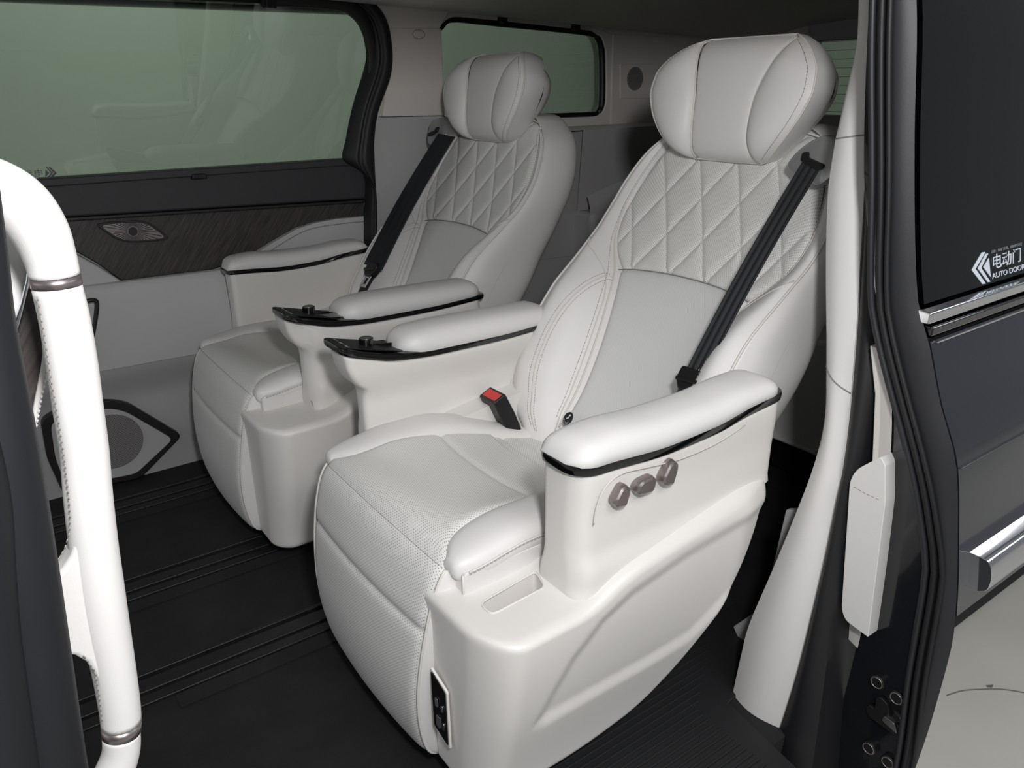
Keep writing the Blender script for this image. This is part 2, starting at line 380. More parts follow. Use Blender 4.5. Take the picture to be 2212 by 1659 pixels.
# glass and window frame of the far door
win_in = [(-0.6, 1.31), (0.821, 1.312), (1.03, 1.308), (1.095, 1.288), (1.130, 1.24), (1.142, 1.17), (1.128, 1.08), (1.085, 0.98), (1.055, 0.90), (1.048, 0.872), (-0.6, 0.885)]
def lean(z): return 2.375-0.12*max(0, z-0.87)   # the glass leans in towards the roof
wg = struct(build('window_1', [(x, lean(z)+d, z) for d in (0, 0.004) for x, z in win_in], [tuple(range(len(win_in))), tuple(range(2*len(win_in)-1, len(win_in)-1, -1))]+[(i, (i+1) % len(win_in), len(win_in)+(i+1) % len(win_in), len(win_in)+i) for i in range(len(win_in))], 'glass', None, False))
edge = cat(win_in[1:10], 5)
def band(name, pts, w0, w1, d0, d1, m, parent, outward):
    """a frame band offset outwards from a curve in x,z and standing d0..d1 in from the glass"""
    vs = []; k = len(pts)
    for i, p in enumerate(pts):
        t = (pts[min(i+1, k-1)]-pts[max(i-1, 0)]); t.normalize(); nn = Vector((t.y, -t.x))*outward
        for ww, dd in ((w0, d0), (w0, d1), ((w0+w1)/2, d1-0.006*(1 if d1 < d0 else -1)), (w1, d1), (w1, d0)):
            q = p+nn*ww; vs.append((q.x, lean(q.y)+dd, q.y))
    fs = []
    for i in range(k-1):
        for j in range(5): fs.append((i*5+j, i*5+(j+1) % 5, (i+1)*5+(j+1) % 5, (i+1)*5+j))
    fs += [tuple(range(5)), tuple((k-1)*5+j for j in range(5))]
    o = build(name, vs, fs, m, parent); sharp(o, 40); return o
band('glass_border', edge, -0.006, 0.03, 0.002, -0.012, 'ledge', wg, -1)
seal = struct(empty('trim_1', (0, 0, 0), 'x', 'x')); del seal['category']; del seal['label']
so_ = cat([(0.7443,1.3662),(1.0037,1.3658),(1.1302,1.3429),(1.194,1.2959),(1.214,1.2151),(1.2038,1.125),(1.1508,1.0178),(1.1311,0.9355),(1.1262,0.8592),(1.121,0.7598),(1.1154,0.6754),(1.1049,0.6095),(1.0876,0.4473),(1.0713,0.257)], 5)
si_ = cat([(0.7411,1.3229),(0.9891,1.3213),(1.0621,1.3144),(1.1211,1.2721),(1.1392,1.2044),(1.1316,1.1529),(1.0816,1.0411),(1.0495,0.946),(1.034,0.8814),(1.0999,0.8322),(1.0885,0.7036),(1.0802,0.6111),(1.0658,0.4489),(1.0489,0.2591)], 5)
grid('door_seal', lambda u, v: (lambda a, b, t: (a.x*(1-t)+b.x*t, (2.352-0.030*t)-0.030*(math.sin(math.pi*t)**0.6 if 0 < t < 1 else 0)+0.008*math.exp(-((t-0.45)/0.06)**2), a.y*(1-t)+b.y*t))(si_[int(round(u*(len(si_)-1)))], so_[int(round(u*(len(so_)-1)))], v), len(si_)-1, 20, 'rubber', seal)
hk = [(0.8425,1.3076)][0]
prism('blind_hook', [(hk[0]-0.014, hk[1]+0.02), (hk[0]+0.014, hk[1]+0.02), (hk[0]+0.016, hk[1]-0.008), (hk[0]-0.012, hk[1]-0.008)], XZ, 2.30, 2.345, 'black', seal, 0.003)

# ---- body side behind the door, rear quarter
q = struct(empty('trim_2', (0, 0, 0), 'x', 'x')); del q['category']; del q['label']
def panel(name, poly, y0, m, bev=0.004, y1=2.40, r=None, parent=None):
    return prism(name, rnd(poly, r) if r else poly, XZ, y0, y1, m, parent or q, bev)
# pillar trims, upper and lower
panel('pillar_trim', [(1.165, 1.006), (1.392, 1.002), (1.392, 1.262), (1.195, 1.262), (1.20, 1.15)], 2.322, 'lining', 0.003)
panel('pillar_trim', [(1.10, 0.50), (2.0, 0.46), (2.0, 0.945), (1.40, 0.945), (1.388, 1.001), (1.12, 1.005)], 2.324, 'panel_lo', 0.003)
panel('pillar_trim', [(1.11, -0.03), (2.0, -0.03), (2.0, 0.497), (1.11, 0.497)], 2.326, 'panel_lo', 0.003)
pc = [(1.3092,1.2433)][0]
prism('airbag_badge', [(pc[0]+0.020*math.cos(t/24*2*math.pi), pc[1]+0.012*math.sin(t/24*2*math.pi)) for t in range(24)], XZ, 2.3205, 2.324, 'lining', q, 0.0008)
tube('badge_groove', [(pc[0]+0.021*math.cos(t/24*2*math.pi), 2.3212, pc[1]+0.013*math.sin(t/24*2*math.pi)) for t in range(24)], 0.0009, 'seam', q, 5, 0, True)
panel('roof_edge', [(1.16, 1.256), (1.385, 1.262), (1.425, 1.314), (2.02, 1.288), (2.12, 1.258), (3.0, 1.25), (3.0, 1.42), (1.16, 1.42)], 2.318, 'lining', 0.004)
prism('roof_rail', [(-0.7, 1.312), (1.08, 1.312), (1.16, 1.29), (1.20, 1.42), (-0.7, 1.42)], XZ, 2.335, 2.38, 'ledge', q)
# quarter window surround
rw = [(1.385, 1.24), (1.395, 1.268), (1.444, 1.296), (1.6, 1.290), (2.02, 1.268), (2.075, 1.25), (2.098, 1.20), (2.106, 1.03), (2.09, 0.988), (2.05, 0.977), (1.44, 0.985), (1.395, 1.0), (1.385, 1.05)]
rwr = rnd(rw, 0.02, 4)
def hole_panel(name, outer, inner, y0, y1, m, parent):
    vs = []; n = len(inner)
    cx = sum(p[0] for p in inner)/n; cz = sum(p[1] for p in inner)/n
    def hit(p):
        dx, dz = p[0]-cx, p[1]-cz; best = 1e9
        for a, b in zip(outer, outer[1:]+outer[:1]):
            ex, ez = b[0]-a[0], b[1]-a[1]; det = dx*ez-dz*ex
            if abs(det) < 1e-12: continue
            t = ((a[0]-cx)*ez-(a[1]-cz)*ex)/det; s = ((a[0]-cx)*dz-(a[1]-cz)*dx)/det
            if t > 0 and -1e-9 <= s <= 1+1e-9: best = min(best, t)
        return (cx+dx*best, cz+dz*best)
    for p in inner: vs += [(p[0], y1, p[1]), (p[0], y0+0.006, p[1])]; h = hit(p); e = Vector((h[0]-p[0], h[1]-p[1])); e.normalize(); vs += [(p[0]+e.x*0.008, y0, p[1]+e.y*0.008), (h[0], y0, h[1]), (h[0], y1, h[1])]
    fs = []
    for i in range(n):
        for j in range(5): fs.append((i*5+j, i*5+(j+1) % 5, ((i+1) % n)*5+(j+1) % 5, ((i+1) % n)*5+j))
    o = build(name, vs, fs, m, parent); sharp(o, 30); return o
hole_panel('window_surround', [(1.33, 0.93), (2.25, 0.93), (2.25, 1.36), (1.33, 1.36)], [tuple(p) for p in rwr], 2.335, 2.40, 'lining', q)
w2 = struct(prism('window_2', [(1.36, 0.96), (2.14, 0.95), (2.14, 1.31), (1.36, 1.32)], XZ, 2.366, 2.370, 'glass', None))
tube('glass_border', [(1.74+(p[0]-1.74)*0.985, 2.350, 1.135+(p[1]-1.135)*0.985) for p in cat(rw[1:11], 4)], 0.013, 'ledge', w2, 6)
for (x, z) in [(1.6305,1.2937),(1.946,1.277)]:
    prism('blind_hook', [(x-0.013, z+0.012), (x+0.016, z+0.012), (x+0.016, z-0.010), (x+0.004, z-0.012), (x-0.013, z-0.006)], XZ, 2.318, 2.35, 'black', w2, 0.002)
panel('quarter_upper', [(2.13, 0.93), (3.0, 0.90), (3.0, 1.34), (2.13, 1.34)], 2.330, 'lining', 0.003)
sp = [(2.2418,1.1057),(2.1675,1.1581),(2.342,1.158),(2.3509,1.0318),(2.1733,1.0358)]
panel('speaker_plate', sp[1:], 2.326, 'lining', 0.002)
prism('speaker_grille', [(sp[0][0]+0.040*math.cos(t/30*2*math.pi), sp[0][1]+0.042*math.sin(t/30*2*math.pi)) for t in range(30)], XZ, 2.320, 2.328, 'grille', q, 0.002)
grid('window_ledge', lambda u, v: (1.75+1.2*u, 2.33-0.05*v, 0.945-0.012*v*v), 6, 6, 'lining', q)
grid('side_lining', lambda u, v: (1.95+1.05*u, 2.28+0.03*v, 0.933-0.31*v), 4, 12, 'lining_dark', q)
grid('side_bolster', lambda u, v: (1.95+1.05*u, 2.25-0.035*math.sin(v*math.pi)+0.04*v, 0.80-0.16*v-0.10*(1-u)**3), 14, 12, 'lining_dark', q)
panel('side_bin', [(1.95, 0.05), (3.0, 0.05), (3.0, 0.62), (1.95, 0.64)], 2.22, 'lining_dark', 0.02)
# rear wall with tailgate glass
rwall = struct(prism('wall_rear', [(0.5, -0.05), (2.42, -0.05), (2.42, 0.955), (0.5, 0.955)], YZ, 3.0, 3.06, 'lining_dark', None, 0.004))
prism('gate_header', [(0.5, 1.245), (2.12, 1.235), (2.14, 1.30), (2.05, 1.325), (0.5, 1.34)], YZ, 2.97, 3.06, 'lining_dark', rwall, 0.008)
prism('gate_side', [(2.06, 0.93), (2.42, 0.93), (2.42, 1.40), (2.10, 1.40)], YZ, 2.96, 3.06, 'lining', rwall, 0.01)
w3 = struct(prism('window_3', [(0.5, 0.95), (2.08, 0.95), (2.08, 1.25), (0.5, 1.25)], YZ, 3.03, 3.034, 'glass', None))
for k in range(9): box('heater_line', 3.026, 3.029, 0.5, 2.08, 0.968+k*0.033, 0.9695+k*0.033, 'seam', w3, 0)
# ceiling
def ceil_z(x, y):
    t = abs(y-1.52)/0.83
    return 1.405-0.045*(max(0, x-0.8))-0.095*t**5
cl = struct(grid('ceiling', lambda u, v: (-0.8+3.9*u, 0.66+1.64*v, ceil_z(-0.8+3.9*u, 0.66+1.64*v)), 40, 40, 'lining', None))
md = cl.modifiers.new('solid', 'SOLIDIFY'); md.thickness = 0.02; md.offset = 1
prism('roof_skin', rnd([(0.60, 1.30), (0.655, 1.30), (0.70, 1.425), (2.30, 1.425), (2.42, 1.30), (2.46, 1.30), (2.40, 1.46), (0.66, 1.46)], 0.02), YZ, -0.85, 3.12, 'paint', cl)

# ---- near side: rear pillar of the door opening, seals and jamb
PLL = [tuple(p) for p in [(1.1819,0.758,1.2451),(1.1769,0.7497,1.2069),(1.1686,0.7381,1.1428),(1.1601,0.7396,1.0775),(1.1513,0.7419,1.01),(1.1423,0.7378,0.9405),(1.1331,0.7254,0.8702),(1.1239,0.7097,0.7992),(1.1146,0.6921,0.7275),(1.1061,0.6768,0.6621),(1.0954,0.6602,0.5803),(1.0848,0.6604,0.4987),(1.0706,0.6761,0.3895),(1.0552,0.6973,0.2705),(1.0398,0.7193,0.1525),(1.0304,0.7227,0.0802),(1.02,0.7239,-0.0002)]]
PLR = [tuple(p) for p in [(1.1814,0.725,1.2416),(1.1765,0.7137,1.204),(1.1683,0.6949,1.141),(1.1617,0.6869,1.0904),(1.1525,0.6859,1.019),(1.143,0.6774,0.9458),(1.1342,0.6657,0.8782),(1.1234,0.6514,0.7954),(1.1161,0.6418,0.7391),(1.102,0.6256,0.6306),(1.0872,0.6133,0.517),(1.0767,0.6111,0.436),(1.0658,0.6087,0.3522),(1.0508,0.6087,0.2368),(1.0361,0.6106,0.1237),(1.0255,0.6153,0.0426),(1.0151,0.6212,-0.0373)]]
np_ = struct(empty('trim_3', (0, 0, 0), 'x', 'x')); del np_['category']; del np_['label']
def pillar_strip(name, A, B, m, parent, bulge=0.01, na=8, back=0.05, xb=0.10, push=0.0):
    nA = cat(A, 4); nB = cat(B, 4); n = len(nA)-1
    def f(u, v):
        i = int(round(u*n)); a, b = nA[i], nB[i]
        if v <= 0.6:
            t = v/0.6; p = a.lerp(b, t); return (p.x-bulge*math.sin(math.pi*t)+push, p.y, p.z)
        if v <= 0.8:
            t = (v-0.6)/0.2; return (b.x+push+xb*t*0.15, b.y-0.001, b.z)
        t = (v-0.8)/0.2; return (a.x+xb*t+push, a.y+0.02*t, a.z) if t > 0.9 else (b.x+push+xb, b.y, b.z)
    vs = []
    for i in range(n+1):
        a, b = nA[i], nB[i]
        sec = [(a.lerp(b, t).x-bulge*math.sin(math.pi*t)+push, a.lerp(b, t).y) for t in [k/na for k in range(na+1)]]
        sec += [(b.x+push+xb, b.y), (a.x+push+xb, a.y+0.0), (a.x+push+xb*0.4, a.y+0.004)]
        for s in sec: vs.append((s[0], s[1], a.z+(b.z-a.z)*min(1, sec.index(s)/na)))
    W = na+4; fs = []
    for i in range(n):
        for j in range(W): fs.append((i*W+j, i*W+(j+1) % W, (i+1)*W+(j+1) % W, (i+1)*W+j))
    fs += [tuple(range(W)), tuple(n*W+j for j in range(W))]
    o = build(name, vs, fs, m, parent); sharp(o, 50); return o
split = 5
pillar_strip('pillar_trim', PLL[:split], PLR[:split], 'leather', np_, 0.012)
pillar_strip('pillar_trim', PLL[split-1:10], PLR[split-1:10], 'leather', np_, 0.012)
pillar_strip('pillar_trim', PLL[9:], PLR[9:], 'leather', np_, 0.012)
S1 = [tuple(p) for p in [(1.1814,0.722,1.2413),(1.1765,0.7115,1.2038),(1.1683,0.692,1.1409),(1.1617,0.6725,1.0902),(1.1526,0.6626,1.0199),(1.1433,0.6481,0.9484),(1.1347,0.6343,0.8824),(1.1243,0.6171,0.8019),(1.1136,0.5988,0.7202),(1.1034,0.589,0.6419),(1.0927,0.5847,0.5594),(1.0835,0.5837,0.4887),(1.071,0.5797,0.3921),(1.0569,0.5736,0.2838),(1.0436,0.5645,0.1819),(1.0311,0.5554,0.0855),(1.0159,0.5448,-0.0317),(1.0096,0.5411,-0.0799),(1.0034,0.5376,-0.1281)]]
PLS = PLR+[tuple(p) for p in [(1.0092,0.6088,-0.0834),(1.0016,0.6018,-0.1418)]]
pillar_strip('opening_seal', PLS, S1, 'rubber', np_, 0.014, 8, push=0.004)
for i_ in (split-1, 9):
    a_, b_ = Vector(PLL[i_]), Vector(PLR[i_])
    tube('pillar_seam', [(a_.lerp(b_, t/10).x-0.012*math.sin(math.pi*t/10)-0.0004, a_.lerp(b_, t/10).y, a_.lerp(b_, t/10).z) for t in range(11)], 0.0011, 'seam', np_, 6)
S2 = [(p[0]+0.03, p[1]-0.002, p[2]) for p in S1]
pillar_strip('door_jamb', S1, S2, 'rubber', np_, 0.0, 6, push=0.02)
box('jamb_post', 1.24, 1.5, 0.64, 0.68, -0.10, 1.3, 'paint_in', np_, 0.01)
box('sill_end', 1.12, 1.42, 0.60, 0.66, -0.18, 0.12, 'rubber', np_, 0.01)
box('body_side', 1.24, 3.0, 0.63, 0.68, 0.05, 0.95, 'paint', np_, 0.01)
box('side_lining_near', 1.20, 3.0, 0.68, 0.71, -0.02, 0.93, 'lining_dark', np_, 0.005)
# pale kick panels behind the front seat
prism('kick_panel', [tuple(p) for p in [(0.8381,0.018),(0.7713,0.1104),(0.7494,0.3422),(0.7117,0.3598),(0.6962,-0.0604),(0.8011,-0.0298)]], YZ, 1.155, 1.17, 'panel', np_, 0.003)

# ---- open sliding door on the near side (seen from outside)
prof = [(0.600, 1.36), (0.560, 1.27), (0.533, 1.18), (0.509, 1.03), (0.482, 0.885), (0.468, 0.83), (0.452, 0.798), (0.422, 0.72), (0.388, 0.645), (0.370, 0.559), (0.354, 0.464), (0.347, 0.394), (0.350, 0.28), (0.362, 0.12), (0.385, -0.06), (0.42, -0.14)]
d2 = struct(empty('door_2', (0.95, 0.42, 0), 'x', 'x')); del d2['category']; del d2['label']
yz = hermite(sorted([(b, a) for a, b in prof]))
KZ = hermite([(-0.14, 1.155), (0.394, 1.15), (0.645, 1.135), (0.868, 1.12), (1.03, 1.11), (1.18, 1.10), (1.36, 1.095)])
def DL(p):      # section heights to door space: the door end leans back towards its foot
    k = KZ(p[2]); return (k*0.95+(p[0]-0.95)-0.95, k*p[1]-0.42, 1.1+k*(p[2]-1.1))
def skin(name, z0, z1, x0, x1, off, m, nz=24, nx=2, th=0.02, parent=None):
    def f(u, v):
        z = z0+(z1-z0)*u
        if v <= 0.5: return DL((x0+(x1-x0)*v*2, yz(z)+off, z))
        return DL((x1-(x1-x0)*(v-0.5)*2, yz(z)+off+th, z))
    vs = []
    for i in range(nz+1):
        z = z0+(z1-z0)*i/nz
        vs += [DL((x0, yz(z)+off, z)), DL((x1, yz(z)+off, z)), DL((x1, yz(z)+off+th, z)), DL((x0, yz(z)+off+th, z))]
    fs = []
    for i in range(nz):
        for j in range(4): fs.append((i*4+j, i*4+(j+1) % 4, (i+1)*4+(j+1) % 4, (i+1)*4+j))
    fs += [(0, 1, 2, 3), tuple(nz*4+j for j in range(4))]
    o = build(name, vs, fs, m, parent or d2); sharp(o, 50); return o
X1E = 3.2
skin('privacy_glass', 0.834, 1.36, 0.965, X1E, 0.0, 'privacy', 16, th=0.006)
skin('upper_skin', 0.44, 0.792, 0.955, X1E, 0.0, 'paint', 24)
def bar(name, z0, z1, x0, x1, out, m, bev=0.004):
    y = min(yz(z0), yz(z1))
    return prism(name, [(y-out, z0+0.001), (y-out-0.001, z1-0.004), (yz(z1)+0.012, z1), (yz(z0)+0.012, z0)], lambda a, b, d: DL((d, a, b)), x0, x1, m, d2, bev)
bar('chrome_strip', 0.812, 0.832, 0.952, X1E, 0.006, 'chrome', 0.003)
bar('gloss_strip', 0.797, 0.813, 0.956, X1E, 0.002, 'gloss', 0.002)
bar('chrome_line', 0.788, 0.794, 0.966, X1E, 0.003, 'steel', 0.001)
bar('body_crease', 0.640, 0.646, 0.957, X1E, 0.002, 'paint', 0.002)
# front end: black rubber flange following the profile
inner = hermite(sorted([(z, y) for y, z in [(0.585, 1.36), (0.569, 1.183), (0.536, 0.974), (0.514, 0.831), (0.491, 0.769), (0.469, 0.72), (0.434, 0.645), (0.408, 0.58), (0.382, 0.483), (0.377, 0.334), (0.368, 0.166), (0.372, 0.0), (0.40, -0.14)]]))
def flange(name, a, b, xa, xb, m, bul, nv=6, z0=-0.13, z1=1.36):
    return grid(name, lambda u, v: DL((xa+(xb-xa)*v-bul*math.sin(math.pi*v), a(z0+(z1-z0)*u)*(1-v)+b(z0+(z1-z0)*u)*v, z0+(z1-z0)*u)), 60, nv, m, d2)
flange('edge_seal', inner, lambda z: yz(z)+0.001, 0.945, 0.953, 'rubber_grey', 0.006)
def off(f, d): return lambda z: f(z)+d
tube('seal_bead', [DL((0.940, inner(-0.13+1.49*i/50)-0.0, -0.13+1.49*i/50)) for i in range(51)], 0.0055, 'rubber', d2, 8)
tube('seal_bead', [DL((0.938, inner(-0.13+1.49*i/50)-0.011, -0.13+1.49*i/50)) for i in range(51)], 0.004, 'rubber', d2, 8)
tube('seal_bead', [DL((0.9385, inner(-0.13+1.49*i/50)+0.011, -0.13+1.49*i/50)) for i in range(51)], 0.005, 'rubber_grey', d2, 8)
jy = hermite([(-0.14, 0.50), (0.10, 0.475), (0.30, 0.462), (0.45, 0.458), (0.60, 0.462), (0.70, 0.474), (0.78, 0.50), (1.0, 0.560), (1.36, 0.60)])
flange('door_end', lambda z: jy(z)+0.012, inner, 0.956, 0.944, 'paint_in', 0.002)
# screws, latch and catch in the door end
def onend(y, z): return DL((0.949, y, z))
for (y, z) in [(0.4281,0.2829),(0.3977,0.2767),(0.4217,0.1635),(0.3915,0.162)]:
    prism('screw', [(y+0.011*math.cos(t/16*2*math.pi), z+0.011*math.sin(t/16*2*math.pi)) for t in range(16)], lambda a, b, d: DL((d, a, b)), 0.938, 0.95, 'ledge', d2, 0.002)
    tube('screw_ring', [DL((0.938, y+0.0085*math.cos(t/16*2*math.pi), z+0.0085*math.sin(t/16*2*math.pi))) for t in range(16)], 0.0012, 'satin', d2, 5, 0, True)
lt = [(0.4375,0.2297),(0.4322,0.2381),(0.4239,0.2358),(0.4252,0.2572),(0.4196,0.2622),(0.4068,0.2574),(0.4018,0.24),(0.3869,0.2345),(0.382,0.2257),(0.3843,0.2152),(0.3939,0.2143),(0.4304,0.2176)]
prism('latch', rnd(lt, 0.004), lambda a, b, d: DL((d, a, b)), 0.939, 0.946, 'ledge', d2, 0.001)
lc = [(0.3968,0.2322)][0]
prism('latch_catch', rnd([(lc[0]-0.012, lc[1]-0.008), (lc[0]+0.012, lc[1]-0.002), (lc[0]+0.010, lc[1]+0.008), (lc[0]-0.006, lc[1]+0.006)], 0.003), lambda a, b, d: DL((d, a, b)), 0.933, 0.940, 'steel', d2, 0.002)
box('roller_arm', 0.0, 0.12, -0.02, 0.02, -0.10, -0.075, 'steel', d2, 0.004)
# inner trim of the open door: pale panel and door bin
flange('inner_trim', lambda z: jy(z)+0.030, lambda z: jy(z)+0.008, 0.962, 0.952, 'plastic', 0.0, 4, 0.31, 0.765)
prism('inner_trim_panel', [(0.472, 0.31), (0.50, 0.31), (0.50, 0.60), (0.512, 0.70), (0.53, 0.765), (0.505, 0.765), (0.480, 0.66)], lambda a, b, d: DL((d, a, b)), 0.962, 2.6, 'plastic', d2, 0.003)
prism('door_bin', rnd([(0.4462,0.3568),(0.4833,0.3628),(0.4916,0.378),(0.5094,0.5807),(0.5028,0.6006),(0.4725,0.6322),(0.4644,0.622),(0.4559,0.5705)], [0.002, 0.012, 0.01, 0.012, 0.015, 0.004, 0.002, 0.002]), lambda a, b, d: DL((d, a, b)), 0.925, 1.7, 'leather', d2, 0.006)
stitches('stitching', [DL((0.924, a, b)) for a, b in [(0.5016,0.5748),(0.4861,0.5724),(0.4692,0.5715),(0.4605,0.5712)]], 'thread', d2)
hd = [(0.5174,0.7507),(0.5104,0.7674),(0.4944,0.7666),(0.489,0.7426),(0.4969,0.7208),(0.5043,0.7382),(0.512,0.7373)]
prism('inner_grip', rnd(hd, 0.004), lambda a, b, d: DL((d, a, b)), 0.958, 1.08, 'plastic', d2, 0.003)
tube('window_latch', [DL((0.955, a, b)) for a, b in [(0.5083,0.8008),(0.504,0.7862),(0.5007,0.7744)]], 0.008, 'frame', d2, 8)
# chrome pull handle on the outside and its recess
HQ = [(0.3842,0.521),(0.3467,0.5214),(0.3378,0.5199),(0.3333,0.5112),(0.3304,0.4938),(0.3325,0.4783),(0.3428,0.4723),(0.3743,0.4616)]
prism('door_handle', rnd(HQ, [0.001, 0.006, 0.006, 0.006, 0.006, 0.006, 0.004, 0.001], 4), lambda a, b, d: DL((d, a, b)), 0.985, 1.9, 'chrome', d2, 0.002)
prism('handle_recess', rnd([(0.3894,0.5489),(0.3856,0.5605),(0.3663,0.4453),(0.3718,0.4421)], 0.001), lambda a, b, d: DL((d, a+0.003, b)), 0.975, 2.0, 'gloss', d2, 0.002)
HO = [(0.3803,0.5221),(0.3698,0.5233),(0.3641,0.515),(0.361,0.4988),(0.362,0.4854),(0.3671,0.4745),(0.3718,0.4733)]
prism('handle_opening', HO, lambda a, b, d: DL((d, a, b)), 0.982, 0.9855, 'ledge', d2, 0.0)
# decal on the privacy glass: arrows and lettering
gy = hermite([(1.1+KZ(z)*(z-1.1), KZ(z)*yz(z)) for z in [0.80+0.02*i for i in range(26)]])
def G(x, z, h): return (x-0.95, gy(z)-h-0.42, z)
def decal(name, pts, m='white', h=0.0012):
    n = len(pts); vs = [G(x, z, h) for x, z in pts]+[G(x, z, 0.0002) for x, z in pts]
    return build(name, vs, [tuple(range(n)), tuple(range(2*n-1, n-1, -1))]+[(i, (i+1) % n, n+(i+1) % n, n+i) for i in range(n)], m, d2, False)
decal('arrow_mark', [(1.2174,0.8292),(1.2486,0.851),(1.2587,0.8504),(1.2285,0.8297),(1.2571,0.804),(1.247,0.8048)])
decal('arrow_mark', [(1.2357,0.8287),(1.2605,0.8474),(1.2678,0.8471),(1.2456,0.8287),(1.2716,0.8046),(1.2643,0.805)])
decal('arrow_mark', [(1.2528,0.8284),(1.2701,0.8399),(1.2737,0.8114)])
L0 = [(1.2783,0.8213),(1.2786,0.8078),(1.2767,0.8453),(1.3205,0.8417),(1.2755,0.8434)]
def glass_text(name, s, x, z, size, m, sx=1.0):
    cu = bpy.data.curves.new(name, 'FONT'); cu.body = s; cu.size = size; cu.extrude = 0.0003
    t = bpy.data.objects.new(name, cu); COL.objects.link(t)
    dg = bpy.context.evaluated_depsgraph_get(); me = bpy.data.meshes.new_from_object(t.evaluated_get(dg)); bpy.data.objects.remove(t)
    for v in me.vertices: v.co = G(x+v.co.x*sx, z+v.co.y, 0.0010+v.co.z)
    me.materials.clear(); o = bpy.data.objects.new(name, me); COL.objects.link(o); me.materials.append(M[m]); o.parent = d2
    return o
em = L0[4][1]-L0[0][1]
glass_text('lettering', '\u7535\u52a8\u95e8', L0[0][0], L0[0][1]+em*0.08, em*1.08, 'white', 1.38)
glass_text('lettering', 'AUTO DOOR', L0[1][0], L0[1][1], em*0.50, 'white', 1.62)
glass_text('lettering', '\u6ce8\u610f\uff1a\u7535\u52a8\u95e8\u533a\u57df\uff0c\u8bf7\u52ff\u5f3a\u884c\u5f00\u95e8', L0[2][0], L0[2][1]+0.001, em*0.22, 'white_dim', 1.4)

# the same decal on the far door glass, read from behind
for pl_ in ([(0.2497,0.899),(0.2382,0.9149),(0.233,0.9152),(0.2435,0.8995),(0.2268,0.8846),(0.232,0.8841)], [(0.2414,0.8997),(0.2309,0.9154),(0.2279,0.9156),(0.2362,0.9),(0.2216,0.885),(0.2247,0.8847)], [(0.2331,0.9003),(0.2257,0.91),(0.2218,0.8907)]):
    n = len(pl_); build('arrow_mark', [(x, lean(z)-0.0012, z) for x, z in pl_]+[(x, lean(z)-0.0002, z) for x, z in pl_], [tuple(range(n)), tuple(range(2*n-1, n-1, -1))]+[(i, (i+1) % n, n+(i+1) % n, n+i) for i in range(n)], 'port', wg, False)
T0 = [(0.2206,0.8954),(0.2183,0.8841),(0.2241,0.9124)]
for s_, (tx_, tz_), sz_, sx_ in (('\u7535\u52a8\u95e8', T0[0], 0.019, 1.25), ('AUTO DOOR', T0[1], 0.009, 1.3)):
    cu = bpy.data.curves.new('t', 'FONT'); cu.body = s_; cu.size = sz_; t = bpy.data.objects.new('t', cu); COL.objects.link(t)
    me = bpy.data.meshes.new_from_object(t.evaluated_get(bpy.context.evaluated_depsgraph_get())); bpy.data.objects.remove(t)
    for v in me.vertices: z = tz_+v.co.y; v.co = (tx_-v.co.x*sx_, lean(z)-0.001, z)
    me.materials.clear(); o = bpy.data.objects.new('lettering', me); COL.objects.link(o); me.materials.append(M['port']); o.parent = wg

# ---- front post of the door opening, with the blurred trim behind the grip
fp = struct(empty('trim_4', (0, 0, 0), 'x', 'x')); del fp['category']; del fp['label']
tb = [(0.0123,0.56,1.0872,0.0203),(0.0069,0.56,1.0444,0.0208),(0.0026,0.56,1.0072,0.0214),(-0.0029,0.56,0.9683,0.0224),(-0.0081,0.56,0.9086,0.0245),(-0.0124,0.56,0.8572,0.0256),(-0.0182,0.56,0.7954,0.0266),(-0.0238,0.56,0.7365,0.0272),(-0.035,0.56,0.6328,0.0294),(-0.0436,0.56,0.5478,0.0322)]
tube('door_seal', [p[:3] for p in tb], [p[3] for p in tb], 'post', fp, 20, 4)
tb = [(-0.0063,0.54,1.0883,0.0208),(-0.018,0.54,1.0133,0.0218),(-0.0261,0.54,0.9608,0.0226),(-0.0327,0.54,0.8728,0.0268),(-0.0419,0.54,0.8165,0.0277),(-0.0501,0.54,0.763,0.0282),(-0.0621,0.54,0.6677,0.0304),(-0.0719,0.54,0.5905,0.0324)]
tube('door_seal', [p[:3] for p in tb], [p[3] for p in tb], 'post', fp, 20, 4)
def fpp(name, pts, y0, y1, m, bev=0.002): return prism(name, pts, XZ, y0, y1, m, fp, bev)
fpp('post_cover', [(0.0129,1.016),(0.0277,1.0061),(0.0352,1.0001),(0.0406,0.9892),(0.0382,0.972),(0.0295,0.9521),(0.0182,0.9342),(0.0056,0.9312)], 0.672, 0.69, 'leather', 0.003)
fpp('chrome_edge', [(0.0402,0.9875),(0.0408,0.9787),(0.0381,0.9685),(0.0251,0.9384),(0.0214,0.9311),(0.021,0.9391),(0.028,0.9523),(0.0351,0.969)], 0.668, 0.685, 'chrome', 0.002)
fpp('wood_insert', [(0.0057,0.9287),(0.0223,0.9285),(0.0383,0.9648),(0.0411,0.9517),(0.0416,0.9293),(0.0368,0.9074),(0.0253,0.8748),(0.0171,0.8569),(-0.0008,0.8417),(-0.0126,0.8451)], 0.68, 0.70, 'wood', 0.002)
lp = [(0.0401,0.9319),(0.0369,0.9101),(0.0324,0.8957),(0.0242,0.8744),(0.0137,0.8453)]
tube('leather_edge', [(x, 0.675, z) for x, z in lp], 0.0024, 'piping', fp, 8, 5)
stitches('stitching', [(x+0.002, 0.673, z) for x, z in [tuple(p) for p in cat(lp, 5)]], 'leather', fp, 0.004, 0.4, 0.0009)
fpp('post_lower', [(-0.0234,0.8452),(0.0141,0.8347),(0.0124,0.8137),(-0.0031,0.6501),(-0.0205,0.4835),(-0.0936,0.5306)], 0.715, 0.74, 'ledge')

